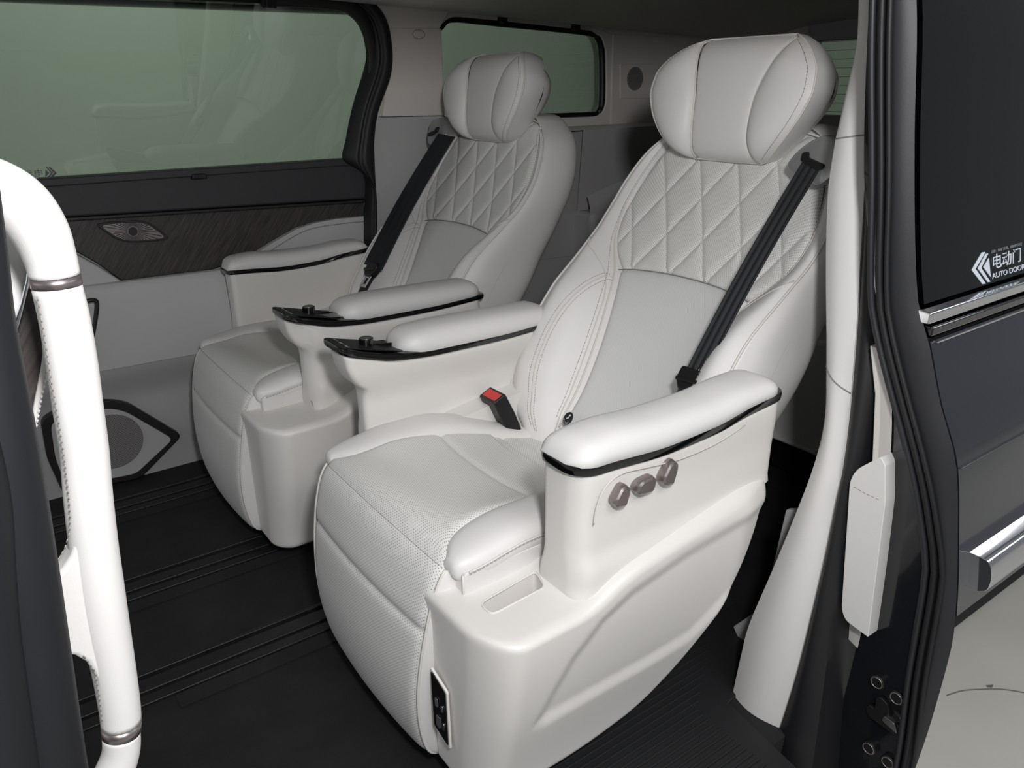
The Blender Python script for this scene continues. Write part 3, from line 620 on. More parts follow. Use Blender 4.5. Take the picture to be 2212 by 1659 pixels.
# ================================================================== THE SEATS
XC = hermite([(0.36, 0.955), (0.42, 0.995), (0.46, 1.03), (0.54, 1.085), (0.61, 1.13), (0.66, 1.162), (0.71, 1.198), (0.77, 1.236), (0.84, 1.277), (0.90, 1.312), (0.97, 1.352), (1.03, 1.387)])
WS = hermite([(0.36, 0.112), (0.50, 0.122), (0.58, 0.136), (0.66, 0.158), (0.70, 0.177), (0.74, 0.212), (0.78, 0.236), (0.83, 0.245), (0.88, 0.238), (0.93, 0.222), (0.98, 0.195), (1.03, 0.16)])
WO = hermite([(0.34, 0.175), (0.38, 0.20), (0.43, 0.25), (0.50, 0.280), (0.58, 0.287), (0.66, 0.282), (0.74, 0.281), (0.80, 0.284), (0.86, 0.279), (0.91, 0.264), (0.95, 0.241), (0.98, 0.208), (1.02, 0.17)])
DT = hermite([(0.34, 1.0), (0.72, 1.0), (0.82, 0.96), (0.90, 0.85), (1.02, 0.62)])
HB = hermite([(0.34, 0.0), (0.40, 0.045), (0.46, 0.085), (0.53, 0.105), (0.60, 0.104), (0.67, 0.094), (0.74, 0.052), (0.80, 0.016), (0.86, 0.004), (1.03, 0.002)])
ZTOP = 1.005
NB = Vector((-0.86, 0, 0.5)).normalized()
def bz(z, y):
    """front-centre surface of the back panel"""
    ws = WS(z); k = min(1.0, abs(y)/ws)
    return XC(z)+0.012*(1-k*k)+0.0
ARCZ = lambda y: 0.716-0.30*y*y-0.9*max(0, abs(y)-0.13)**2
def quilt(z, y):
    t = (z-0.787)/0.866; a = y/0.10+t/0.18; b = y/0.10-t/0.18
    da = abs(a-round(a)); db = abs(b-round(b)); d = min(da, db)*0.1*0.87
    return 0.0060*(1-math.exp(-d/0.0075))-0.0036
def top_z(y):   # rounded upper edge of the backrest
    return ZTOP-0.9*max(0, abs(y)-0.10)**2*2.2
def seat(name, loc, mir, label, BA, BB):
    S = empty(name, loc, label, 'seat', 'captain seats of the second row')
    Y0 = lambda y: y*mir
    bk = empty('backrest', (0, 0, 0), 'x', 'x'); del bk['label']; del bk['category']; bk.parent = S
    # --- quilted upper panel (diamond relief is geometry)
    def up(u, v):
        w_ = 2*v-1; ytmp = w_*0.2; zt = ARCZ(ytmp); z1 = 1.0
        z = zt+(z1-zt)*u; y = w_*WS(z)*1.0; z = ARCZ(y)+(top_z(y)-0.004-ARCZ(y))*u
        e = min(1-abs(w_), 1.0)*WS(z); eb = u*(z1-zt)
        fall = 0.010*math.exp(-e/0.006)+0.006*math.exp(-eb/0.005)+0.012*math.exp(-(1-u)*0.3/0.012)
        q_ = quilt(z, y)*sstep(0, 0.02, e)
        p = Vector((bz(z, y), Y0(y), z))+NB*(0.004+q_-fall); return p
    grid('quilted_panel', up, 170, 220, 'perf', bk, uv=lambda u, v: ((2*v-1)*0.23, u*0.33))
    # stitched lattice lines
    lat = []
    for k in range(-4, 5):
        for s in (1, -1):
            line = []
            for i in range(61):
                z = 0.70+0.30*i/60; t = (z-0.787)/0.866; y = 0.10*k+s*t/0.18*0.10
                if abs(y) < WS(z)-0.012 and z > ARCZ(y)+0.006 and z < top_z(y)-0.02: line.append(Vector((bz(z, y), Y0(y), z))+NB*0.0006)
            if len(line) > 4: lat.append(line)
    vs = []; fs = []
    for ln in lat:
        o = stitches('tmp', ln, 'seam', bk, 0.0055, 0.35, 0.00055)
        k = len(vs); vs += [v.co.copy() for v in o.data.vertices]; fs += [tuple(i+k for i in p.vertices) for p in o.data.polygons]
        me = o.data; bpy.data.objects.remove(o); bpy.data.meshes.remove(me)
    o = build('lattice_stitching', vs, fs, 'seam', bk, False, None, False); o['kind'] = 'stuff'
    # --- lower panel
    def lo(u, v):
        w_ = 2*v-1; zb = 0.37; z = zb+(ARCZ(w_*0.17)-zb)*u; y = w_*WS(z); z = zb+(ARCZ(y)-zb)*u
        e = (1-abs(w_))*WS(z); fall = 0.012*math.exp(-e/0.007)+0.008*math.exp(-(1-u)*0.33/0.006)
        return Vector((bz(z, y), Y0(y), z))+NB*(0.007-fall)
    grid('lumbar_panel', lo, 60, 60, 'perf_fine', bk, uv=lambda u, v: ((2*v-1)*0.17, u*0.38))
    tube('arc_seam', [Vector((bz(ARCZ(y), y), Y0(y), ARCZ(y)))+NB*0.0015 for y in [(-1+2*i/24)*0.180 for i in range(25)]], 0.0012, 'seam', bk, 5)
    # --- bolsters, side walls, back shell
    def sec(z, s):
        ws, wo, hb = WS(z), WO(z), HB(z); zz = z; x0 = XC(z); d = wo-ws
        d = max(d, 0.012)
        return [(x0+0.010, ws-0.004), (x0-0.002-0.25*hb, ws+0.12*d), (x0-0.006-0.72*hb, ws+0.34*d), (x0-0.010-1.02*hb, ws+0.64*d), (x0-0.006-0.90*hb, ws+0.90*d)]
    def side(z):
        wo, hb = WO(z), HB(z); x0 = XC(z)
        return [(x0-0.006-0.90*hb, wo-0.10*(wo-WS(z))), (x0+0.012-0.62*hb, wo+0.004), (x0+0.055*DT(z)-0.25*hb, wo+0.008), (x0+0.105*DT(z), wo+0.004), (x0+0.145*DT(z), wo-0.014), (x0+0.165*DT(z), wo-0.05), (x0+0.168*DT(z), wo-0.12)]
    def zmap(u): return 0.345+(0.985-0.345)*u
    for s in (-1, 1):
        def fb(u, v, s=s):
            z = zmap(u); c = cat(sec(z, s), 5); p = c[min(len(c)-1, int(round(v*(len(c)-1))))]
            return (p[0], s*p[1], z)
        o = grid('bolster', fb, 70, 20, 'leather', bk)
        # seam between the panel and the bolster
        tube('bolster_piping', [(XC(z)-0.002-0.10*HB(z), s*(WS(z)+0.003), z) for z in [0.40+0.585*i/60 for i in range(61)]], 0.0022, 'piping', bk, 6)
        stitches('stitching', [(XC(z)-0.004-0.26*HB(z), s*(WS(z)+0.10*max(0.012, WO(z)-WS(z))), z+0.0) for z in [0.42+0.555*i/60 for i in range(61)]], 'thread', bk)
        tube('edge_piping', [(XC(z)-0.008-0.90*HB(z), s*(WO(z)-0.10*(WO(z)-WS(z))+0.001), z) for z in [0.36+0.62*i/60 for i in range(61)]], 0.0024, 'piping', bk, 6)
        # curved wing seam across the bolster
        def onb(z, f):
            c = cat(sec(z, 1), 8); q_ = max(0, min(0.9999, f))*(len(c)-1); p = c[int(q_)].lerp(c[int(q_)+1], q_-int(q_)); return (p[0]-0.0012, s*p[1], z+0.0006)
        wp = [(p.x, p.y) for p in cat([(0.16, 0.690), (0.28, 0.692), (0.44, 0.676), (0.56, 0.640), (0.61, 0.58), (0.60, 0.51), (0.57, 0.44), (0.56, 0.39)], 6)]
        ip = [(p.x, p.y) for p in cat([(0.20, 0.39), (0.20, 0.50), (0.20, 0.60), (0.20, 0.66), (0.29, 0.702), (0.52, 0.738), (0.93, 0.764)], 8)]
        tube('inner_seam', [onb(z, f) for f, z in ip], 0.0014, 'piping', bk, 5)
        tube('wing_seam', [onb(z, f) for f, z in wp], 0.0013, 'piping', bk, 5)
        stitches('stitching', [onb(z-0.006, f-0.03) for f, z in wp], 'thread', bk, 0.006)
        stitches('stitching', [onb(z+0.006, min(0.98, f+0.04)) for f, z in wp], 'thread', bk, 0.006)
        tube('side_seam', [(XC(z)+0.058*DT(z)-0.25*HB(z)-0.030*sstep(0.78, 0.60, z), s*(WO(z)+0.0065), z) for z in [0.36+0.54*i/40 for i in range(41)]], 0.0014, 'seam', bk, 5)
    # closed body of the back: side walls, rear cover and rounded top
    def ringz(z, k):
        c = cat(side(z), 5); q_ = [(p[0], p[1]) for p in c]
        xs = XC(z)+0.016; full = q_+[(p[0], -p[1]) for p in reversed(q_)]
        fr_ = [(xs, -WS(z)+0.01+(2*WS(z)-0.02)*i/8) for i in range(9)]
        full = full+[(max(xs, p[0]), p[1]) for p in fr_]
        cx = XC(z)+0.09*DT(z)
        return [(cx+(p[0]-cx)*(0.5+0.5*k), p[1]*k, z) for p in full]
    lay = [(0.345+(0.965-0.345)*i/56, 1.0) for i in range(57)]+[(0.978, 0.985), (0.990, 0.955), (1.000, 0.91), (1.008, 0.84), (1.012, 0.74), (1.014, 0.5)]
    vs = []; fs = []
    for z, k in lay: vs += ringz(min(z, 1.02), k)
    n = len(ringz(0.5, 1))
    for i in range(len(lay)-1):
        for j in range(n): fs.append((i*n+j, i*n+(j+1) % n, (i+1)*n+(j+1) % n, (i+1)*n+j))
    fs += [tuple(range(n)), tuple((len(lay)-1)*n+j for j in range(n))]
    build('back_body', vs, fs, 'leather', bk)
    tube('top_piping', [(XC(top_z(y))+0.006, y, top_z(y)-0.002) for y in [(-1+2*i/40)*0.20 for i in range(41)]], 0.0022, 'piping', bk, 6)
    # --- headrest: centre face, two wings, rim and back shell
    hr = empty('headrest', (0, 0, 0), 'x', 'x'); del hr['label']; del hr['category']; hr.parent = S
    # half-width of the face against height; face leans back with height
    HW = hermite([(0.940, 0.078), (0.950, 0.108), (0.970, 0.134), (1.000, 0.162), (1.040, 0.188), (1.080, 0.201), (1.110, 0.197), (1.140, 0.175), (1.165, 0.138), (1.178, 0.10)])
    HC = hermite([(0.940, 0.080), (1.0, 0.072), (1.06, 0.075), (1.12, 0.091), (1.178, 0.116)])
    def hx(z, y):
        t = (z-1.06)/0.118
        return 1.292+0.30*(z-1.06)-0.012*t+0.020*t*t*t*t+0.016*t*t
    def hcx(z, y):  # centre face slightly hollow across
        return hx(z, y)+0.003-0.006*(1-(y/0.09)**2)+0.004
    def fc(u, v):
        z = 0.942+(1.1765-0.942)*u; c = min(HC(z), HW(z)*0.97); y = (2*v-1)*c
        e = c-abs(y)
        rim = 0.020*math.exp(-(u*0.235)/0.010)+0.020*math.exp(-((1-u)*0.235)/0.010)
        return (hcx(z, y)+0.006*math.exp(-e/0.006)+rim, y, z)
    grid('centre_face', fc, 60, 40, 'leather', hr)
    for s in (-1, 1):
        def fw(u, v, s=s):
            z = 0.942+(1.1765-0.942)*u; c = min(HC(z), HW(z)*0.97); wv = HW(z); y = c+(wv-c)*v; d = max(0.004, wv-c)
            bul = 0.013*math.sin(math.pi*v**0.8)*min(1, d/0.09)
            rim = 0.020*math.exp(-(u*0.235)/0.012)+0.020*math.exp(-((1-u)*0.235)/0.012)
            return (hx(z, y)+0.010*math.exp(-v*d/0.006)-bul-0.004*v+0.010*v**8+rim, s*y, z)
        grid('wing', fw, 50, 30, 'leather', hr)
        tube('rib_seam', [(hx(z, 0)+0.008+0.018*math.exp(-(z-0.942)/0.010)+0.018*math.exp(-(1.1765-z)/0.010), s*min(HC(z), HW(z)*0.97), z) for z in [0.944+0.231*i/40 for i in range(41)]], 0.0022, 'piping', hr, 6)
        stitches('stitching', [(hx(z, 0)-0.0065+0.020*math.exp(-(z-0.942)/0.012)+0.020*math.exp(-(1.1765-z)/0.012), s*(HW(z)*0.945), z) for z in [0.952+0.216*i/50 for i in range(51)]], 'thread', hr, 0.006)
    # outline ring used for piping and the rim
    ol = []
    for i in range(41): z = 0.942+0.2345*i/40; ol.append((HW(z), z))
    ring = ol+[(-a, b) for a, b in reversed(ol)]
    def rimx(z): return hx(z, 0)+0.006+0.020*math.exp(-(z-0.942)/0.012)+0.020*math.exp(-(1.1765-z)/0.012)
    tube('edge_piping', [(rimx(b)-0.001, a, b) for a, b in ring], 0.0022, 'piping', hr, 6, 0, True)
    nr_ = len(ring); vs = []; fs = []
    lay = [(0.0, 1.0), (0.008, 1.008), (0.030, 1.012), (0.055, 0.995), (0.070, 0.97)]
    for dx, sc in lay:
        for a, b in ring: vs.append((rimx(b)+dx, a*sc, 1.062+(b-1.062)*(1+(sc-1)*0.55)-(dx/0.07)**2*0.016*max(0, (b-1.06)/0.118)))
    for i in range(len(lay)-1):
        for j in range(nr_): fs.append((i*nr_+j, i*nr_+(j+1) % nr_, (i+1)*nr_+(j+1) % nr_, (i+1)*nr_+j))
    build('rim', vs, fs, 'leather', hr)
    vs = []; fs = []; lay = [(0.058, 0.985), (0.075, 0.955), (0.105, 0.84), (0.125, 0.63), (0.130, 0.3)]
    for dx, sc in lay:
        for a, b in ring: vs.append((1.318+0.22*(b-1.06)+dx-0.01, a*sc, 1.055+(b-1.062)*sc*0.90))
    for i in range(len(lay)-1):
        for j in range(nr_): fs.append((i*nr_+j, i*nr_+(j+1) % nr_, (i+1)*nr_+(j+1) % nr_, (i+1)*nr_+j))
    fs.append(tuple((len(lay)-1)*nr_+j for j in range(nr_)))
    build('back_shell', vs, fs, 'plastic', hr)
    for s in (-1, 1): tube('post', [(1.375, s*0.06, 0.95), (1.40, s*0.06, 1.06)], 0.006, 'chrome', hr, 8)
    hr.location.y += 0.011

    # --- cushion with leg rest
    cu = empty('cushion', (0, 0, 0), 'x', 'x'); del cu['label']; del cu['category']; cu.parent = S
    PR = cat([(1.03, 0.350), (0.93, 0.366), (0.86, 0.386), (0.78, 0.413), (0.70, 0.434), (0.62, 0.447), (0.56, 0.446), (0.515, 0.440), (0.488, 0.424), (0.470, 0.398), (0.456, 0.355), (0.449, 0.324), (0.440, 0.27), (0.434, 0.20), (0.437, 0.13), (0.448, 0.075), (0.462, 0.058), (0.485, 0.052)], 8)
    acc = [0.0]
    for a, b in zip(PR[:-1], PR[1:]): acc.append(acc[-1]+(b-a).length)
    LT = acc[-1]
    def pr(u):
        s = u*LT; i = 0
        while i < len(PR)-2 and s > acc[i+1]: i += 1
        t = (s-acc[i])/(acc[i+1]-acc[i]); p = PR[i].lerp(PR[i+1], t); tt = (PR[i+1]-PR[i]).normalized()
        return p, Vector((-tt.y*-1, -tt.x*1))*1.0, s
    def width(p):  # half-width of the centre section
        if p[1] > 0.40 and p[0] > 0.47: return 0.168+0.050*math.exp(-max(0, p[0]-0.495)/0.022)
        return 0.218-0.026*sstep(0.42, 0.06, p[1])
    u_seam = [next(acc[i] for i in range(len(PR)) if PR[i][0] <= 0.705), next(acc[i] for i in range(len(PR)) if PR[i][1] <= 0.324 and PR[i][0] < 0.6)]
    u_back = next(acc[i] for i in range(len(PR)) if PR[i][0] <= 0.86)
    u_crease = next(acc[i] for i in range(len(PR)) if PR[i][0] <= 0.488)
    def surf(s, w_):
        u = s/LT; p, n, _ = pr(u); n = Vector((-n.x, -n.y)) if n.y < 0 and p[0] > 0.5 else n
        return p, n
    def nrm(u):
        p, _, s = pr(u); a, _, _ = pr(max(0, u-0.004)); b, _, _ = pr(min(1, u+0.004)); t = (b-a).normalized()
        return p, Vector((t.y, -t.x)), s      # points up on top, forward on the leg rest
    def fcu(u, v):
        p, n, s = nrm(u); w_ = 2*v-1; W_ = width(p); y = w_*W_
        e = (1-abs(w_))*W_
        top = sstep(0.50, 0.60, p[0])
        h = 0.006-0.010*math.exp(-e/0.006)+0.010*top*(abs(w_)**3)*1.0-0.007*top*(1-w_*w_)
        h += 0.010*(1-w_*w_)*(1-top)
        for k in u_seam: h -= 0.007*math.exp(-abs(s-k)/0.006)
        h -= 0.004*math.exp(-abs(s-u_back)/0.006)+0.0025*math.exp(-abs(s-u_crease)/0.004)
        return (p[0]+n.x*h, y, p[1]+n.y*h)
    grid('seat_panel', fcu, 220, 60, 'perf', cu, uv=lambda u, v: ((2*v-1)*0.19, u*LT))
    for k, nm in ((u_crease, 'crease_stitching'), (u_seam[1], 'leg_seam')):
        ln = []
        for i in range(41):
            w_ = -0.97+1.94*i/40; q_ = fcu(k/LT, (w_+1)/2); p, n, _ = nrm(k/LT); ln.append((q_[0]+n.x*0.0008, q_[1], q_[2]+n.y*0.0008))
        stitches(nm, ln, 'seam', cu, 0.005, 0.35, 0.0006)
    # side bolsters of the cushion
    for s in (-1, 1):
        def btop(x): return 0.437+0.014*sstep(0.5, 0.62, x)-0.088*sstep(0.68, 1.0, x)
        def fbo(u, v, s=s):
            x = 0.487+0.54*u**1.3; e = math.sqrt(max(0, 1-max(0, (0.060-(x-0.487))/0.060)**2)); e = 0.05+0.95*e
            ww = width((x, 0.44))-0.012; out = 0.2545-0.022*(1-e); th = 2*math.pi*v; c_, s_ = math.cos(th), math.sin(th)
            yc_ = (ww+out)/2; hw = (out-ww)/2
            zt = btop(x)+0.016; z0 = zt-0.030
            return (x, s*(yc_+hw*math.copysign(abs(c_)**0.75, c_)), z0+(0.030*e**0.7*s_**0.85 if s_ > 0 else 0.030*e*math.copysign(abs(s_)**0.8, s_)))
        grid('side_bolster', fbo, 60, 30, 'leather', cu, cv=True, cap=True)
        prism('bolster_side', rnd([(0.497, 0.335), (0.98, 0.325), (0.98, 0.345), (0.70, 0.425), (0.497, 0.428)], [0.004, 0.004, 0.01, 0.02, 0.010], 4), XZ, s*0.196, s*0.2535, 'leather', cu, 0.004)
        tube('end_piping', [(0.4965, s*0.250, z) for z in (0.370, 0.40, 0.424)], 0.0018, 'piping', cu, 6)
        tube('bolster_piping', [(x, s*0.2555, 0.437+0.014*sstep(0.5, 0.62, x)-0.088*sstep(0.68, 1.0, x)-0.008) for x in [0.505+0.45*i/30 for i in range(31)]], 0.0018, 'piping', cu, 6)
        stitches('stitching', [(x, s*0.2550, 0.437+0.014*sstep(0.5, 0.62, x)-0.088*sstep(0.68, 1.0, x)-0.0125) for x in [0.505+0.45*i/30 for i in range(31)]], 'thread', cu)
        # leg rest edge piping, stitches and side wall
        ep = []
        for i in range(50):
            u = (u_crease+(LT-u_crease)*i/49)/LT; p, n, _ = nrm(u); ep.append((p[0]+n.x*0.001, s*(width(p)+0.002), p[1]+n.y*0.001))
        tube('edge_piping', ep, 0.0024, 'piping', cu, 6)
        ep2 = [(a+0.008, y+s*0.004, z-0.002) for a, y, z in ep[2:-3]]
        stitches('stitching', ep2, 'thread', cu)
        vs = []; fs = []; m_ = len(ep)
        for dx, dy, f in ((0.0, 0.0, 0), (0.006, 0.005, 0), (0.03, 0.008, 0), (0.16, 0.006, 1)):
            for a, y, z in ep: vs.append((a+dx, y+s*dy, min(z, 0.425)))
        for i in range(3):
            for j in range(m_-1): fs.append((i*m_+j, i*m_+j+1, (i+1)*m_+j+1, (i+1)*m_+j))
        build('leg_rest_side', vs, fs, 'leather', cu)
    prism('cushion_base', [(0.50, 0.08), (0.96, 0.08), (0.98, 0.36), (0.47, 0.36)], XZ, -0.19, 0.19, 'black', cu, 0.01)
    box('seat_rail', 0.50, 0.95, -0.17, -0.13, 0.004, 0.085, 'black', S, 0.004)
    box('seat_rail', 0.50, 0.95, 0.13, 0.17, 0.004, 0.085, 'black', S, 0.004)

    # --- side shells (lower body with the ledge), one each side
    recess = [Vector(p) for p in [(1.15, 0.425), (0.95, 0.430), (0.82, 0.420), (0.70, 0.398), (0.64, 0.370), (0.59, 0.320), (0.560, 0.265), (0.535, 0.205), (0.56, 0.192), (0.652, 0.192), (0.78, 0.190), (0.88, 0.195), (0.96, 0.25), (1.15, 0.30)]]
    def sdist(x, z, poly):
        p = Vector((x, z)); best = 9; ins = False
        for a, b in zip(poly, poly[1:]+poly[:1]):
            t = max(0, min(1, (p-a).dot(b-a)/(b-a).length_squared)); best = min(best, (p-(a+(b-a)*t)).length)
            if (a.y > z) != (b.y > z) and x < (b.x-a.x)*(z-a.y)/(b.y-a.y)+a.x: ins = not ins
        return -best if ins else best
    for s in (-1, 1):
        osd = (s == -1)      # outer side before mirroring
        ms = s*mir
        near = (s*mir == -1); fx0 = 0.455 if near else 0.60
        out = rnd([(fx0+0.007, 0.055), (fx0, 0.391), (0.618, 0.394), (0.69, 0.430), (0.90, 0.460), (1.045, 0.478), (1.036, 0.40), (1.0, 0.305), (0.935, 0.205), (0.875, 0.13), (0.79, 0.075), (0.66, 0.055)], [0.01, 0.016, 0.03, 0.05, 0.05, 0.01, 0.05, 0.06, 0.05, 0.06, 0.08, 0.05], 8)
        dens = []
        for a, b in zip(out, out[1:]+out[:1]):
            nseg = max(1, int((b-a).length/0.010))
            for i in range(nseg): dens.append(a.lerp(b, i/nseg))
        def fr(x, z):
            y = 0.398-0.050*sstep(0.42, 0.04, z)**1.0-0.010*sstep(0.25, 0.05, z)
            y -= 0.060*max(0, 1-max(0, x-fx0)/0.055)**2.2       # rounded front corner in plan
            y -= 0.020*sstep(0.95, 1.05, x)+0.012*sstep(0.43, 0.48, z)
            if not near: y -= 0.02
            if osd: y -= 0.0075*(1-sstep(-0.026, 0.006, sdist(x, z, recess)))
            return -y
        sh_ = ringslab('side_shell', dens, (0.75, 0.25), fr, lambda a, b: -0.205, 'plastic', S, 0.022, 46, -s*mir)
        if near and mir == 1:      # hollow out the storage slot
            SLT = [(0.5024,-0.2842),(0.5022,-0.3157),(0.6037,-0.3099),(0.6164,-0.269)]
            SLP = rnd(SLT, 0.011, 5)
            cut = prism('cutter', SLP, lambda a, b, d: (a, b, d), 0.345, 0.43, 'slot', None, 0.0, smooth=False); cut.parent = S
            md_ = sh_.modifiers.new('slot', 'BOOLEAN'); md_.object = cut; md_.operation = 'DIFFERENCE'; md_.solver = 'EXACT'
            me_ = bpy.data.meshes.new_from_object(sh_.evaluated_get(bpy.context.evaluated_depsgraph_get())); sh_.modifiers.clear(); sh_.data = me_; bpy.data.objects.remove(cut)
            tube('slot_rim', [(p.x, p.y, 0.3925) for p in SLP], 0.0016, 'plastic', S, 6, 0, True)
        # fillet ledge where the shell meets the arm
        # --- arm
        yi, yo = (0.285, 0.380) if osd else (0.235, 0.345)
        if osd:
            arm = rnd([(0.612, 0.375), (0.614, 0.50), (0.614, 0.604), (0.66, 0.602), (0.78, 0.592), (0.88, 0.596), (0.96, 0.605), (1.044, 0.611), (1.050, 0.54), (1.048, 0.455), (0.9, 0.42), (0.75, 0.40)], [0.0, 0.02, 0.004, 0.05, 0.06, 0.05, 0.03, 0.006, 0.02, 0, 0, 0], 5)
        else:
            arm = rnd([(0.590, 0.375), (0.590, 0.50), (0.592, 0.535), (0.570, 0.553), (0.555, 0.582), (0.550, 0.618), (0.600, 0.604), (0.65, 0.588), (0.75, 0.580), (0.90, 0.580), (1.05, 0.588), (1.06, 0.54), (1.04, 0.455), (0.9, 0.42), (0.75, 0.40)], [0.0, 0.02, 0.03, 0.02, 0.03, 0.006, 0.05, 0.05, 0.05, 0.05, 0.004, 0.02, 0, 0, 0], 5)
        ym = (yi+yo)/2
        da = []
        for a, b in zip(arm, arm[1:]+arm[:1]):
            nseg = max(1, int((b-a).length/0.012))
            for i in range(nseg): da.append(a.lerp(b, i/nseg))
        flare = (lambda z: 0.012*sstep(0.50, 0.40, z)) if osd else (lambda z: -0.045*sstep(0.575, 0.50, z)*0.6)
        def afo(x, z): return -(yo-0.004-0.022*max(0, 1-max(0, x-arm[0][0])/0.03)**2*(1 if z > 0.4 else 0)-(0 if osd else 0.018*sstep(0.57, 0.50, z))-(0.006*sstep(0.60, 0.52, z) if osd else 0)+(0.010*sstep(0.47, 0.43, z)))
        def afi(x, z): return -(yi+0.002+0.022*sstep(0.585, 0.50, z)*(0 if osd else 1)-0.012*sstep(0.46, 0.40, z))
        vs = []; fs = []
        ac = Vector((0.80, 0.49)); n_ = len(da); rr = 0.014; avg = sum((Vector(p)-ac).length for p in da)/n_
        rings = [((1-(rr/avg)*(1-math.cos(t))), afo, rr*(1-math.sin(t))) for t in [k/5*math.pi/2 for k in range(6)]][::-1]
        seq = [(0.02, afo, 0)]+[((1-rr/avg)*(k/16), afo, 0) for k in range(1, 16)]+[(a, f_, d_) for a, f_, d_ in rings]
        rings_i = [((1-(rr/avg)*(1-math.cos(t))), afi, -rr*(1-math.sin(t))) for t in [k/5*math.pi/2 for k in range(6)]]
        seq += rings_i+[((1-rr/avg)*(k/16), afi, 0) for k in range(15, 0, -1)]+[(0.02, afi, 0)]
        for sc, f_, dr in seq:
            for p in da:
                q_ = ac.lerp(Vector(p), sc); vs.append((q_.x, (-(f_(q_.x, q_.y)+dr))*s*mir, q_.y))
        R_ = len(seq)
        for i in range(R_-1):
            for j in range(n_): fs.append((i*n_+j, i*n_+(j+1) % n_, (i+1)*n_+(j+1) % n_, (i+1)*n_+j))
        fs += [tuple(range(n_)), tuple((R_-1)*n_+j for j in range(n_))]
        o = build('arm_body', vs, fs, 'plastic', S); sharp(o, 60)
        # --- black gloss strip around the arm, following the same upper line
        if osd:
            top = hermite([(0.58, 0.608), (0.66, 0.605), (0.78, 0.597), (0.88, 0.600), (0.96, 0.611), (1.05, 0.618)]); x0, x1 = 0.606, 1.052
        else:
            top = hermite([(0.49, 0.636), (0.545, 0.627), (0.595, 0.611), (0.65, 0.597), (0.75, 0.588), (0.90, 0.587), (1.06, 0.594)]); x0, x1 = 0.545, 1.065
        def plan(ins=0.0):
            c_ = rnd([(x0+ins, yi+ins), (x0+ins, yo-ins), (x1-ins, yo-ins), (x1-ins, yi+ins)], [0.024, 0.042, 0.03, 0.02] if osd else [0.028, 0.028, 0.02, 0.02], 7)
            dd = []
            for a, b in zip(c_, c_[1:]+c_[:1]):
                nseg = max(1, int((b-a).length/0.015))
                for i in range(nseg): dd.append(a.lerp(b, i/nseg))
            return dd
        def loftplan(nm, layers, m_, cap=True):
            vs = []; fs = []
            base = plan(0); n = len(base); cen = Vector((sum(p[0] for p in base)/n, (yi+yo)/2))
            for ins, dz, xf in layers:
                for p in base:
                    q_ = Vector(p); d_ = Vector((0, 0))
                    hx_, hy_ = (x1-x0)/2, (yo-yi)/2; fx = (hx_-ins)/hx_; fy = (hy_-ins)/hy_; cx = (x0+x1)/2
                    X_ = cx+(q_.x-cx)*fx; Y_ = ym+(q_.y-ym)*fy
                    X_ = max(X_, xf) if xf else X_
                    vs.append((X_, Y_*s*mir, top(X_)+dz))
            for i in range(len(layers)-1):
                for j in range(n): fs.append((i*n+j, i*n+(j+1) % n, (i+1)*n+(j+1) % n, (i+1)*n+j))
            if cap: fs += [tuple(range(n)), tuple((len(layers)-1)*n+j for j in range(n))]
            o = build(nm, vs, fs, m_, S); sharp(o, 45); return o
        loftplan('gloss_strip', [(0.004, -0.006, 0), (0.0, -0.005, 0), (-0.001, 0.001, 0), (0.0, 0.006, 0), (0.003, 0.0075, 0), (0.05, 0.0075, 0)] if not osd else [(0.004, -0.008, 0), (0.0, -0.007, 0), (-0.001, 0.000, 0), (0.0, 0.006, 0), (0.004, 0.007, 0)], 'gloss')
        # --- pad
        if osd: px0, px1, ph = x0+0.001, x1-0.004, hermite([(0.0, 0.028), (0.25, 0.040), (0.6, 0.036), (0.85, 0.029), (1.0, 0.022)])
        else: px0, px1, ph = 0.672, x1-0.004, hermite([(0.0, 0.036), (0.25, 0.046), (0.6, 0.044), (1.0, 0.032)])
        np2 = 40; vs = []; fs = []; sec_n = 20
        for i in range(np2+1):
            u = i/np2; x = px0+(px1-px0)*u
            ef = 0.034 if osd else 0.05
            kf = math.sqrt(max(0.0, 1-max(0, (ef-(x-px0))/ef)**2)); kb = math.sqrt(max(0.0, 1-max(0, (0.035-(px1-x))/0.035)**2)); k_ = max(0.05, min(kf, kb))
            H = ph(u)*k_**0.9; hw = (yo-yi)/2+0.001; wv = hw*((0.56+0.44*k_) if osd else (0.30+0.70*k_))
            yc_ = ym+(0 if not osd else -0.012*(1-k_))
            for j in range(sec_n):
                th = 2*math.pi*j/sec_n; cy, sz = math.cos(th), math.sin(th)
                Yq = yc_+wv*math.copysign(abs(cy)**0.62, cy); Zq = top(x)+0.006+(H*math.copysign(abs(sz)**0.72, sz) if sz > 0 else 0.003*sz)
                vs.append((x, Yq*s*mir, Zq))
        for i in range(np2):
            for j in range(sec_n): fs.append((i*sec_n+j, i*sec_n+(j+1) % sec_n, (i+1)*sec_n+(j+1) % sec_n, (i+1)*sec_n+j))
        fs += [tuple(range(sec_n)), tuple(np2*sec_n+j for j in range(sec_n))]
        build('arm_pad', vs, fs, 'leather', S)
        if osd:
            # slot in the shell ledge: rim and hollow
            sx0, sx1, sy0, sy1 = 0.508, 0.626, 0.278, 0.318
            ro = rnd([(sx0, sy0), (sx1, sy0), (sx1, sy1), (sx0, sy1)], 0.012, 5); ri = rnd([(sx0+0.004, sy0+0.004), (sx1-0.004, sy0+0.004), (sx1-0.004, sy1-0.004), (sx0+0.004, sy1-0.004)], 0.010, 5)
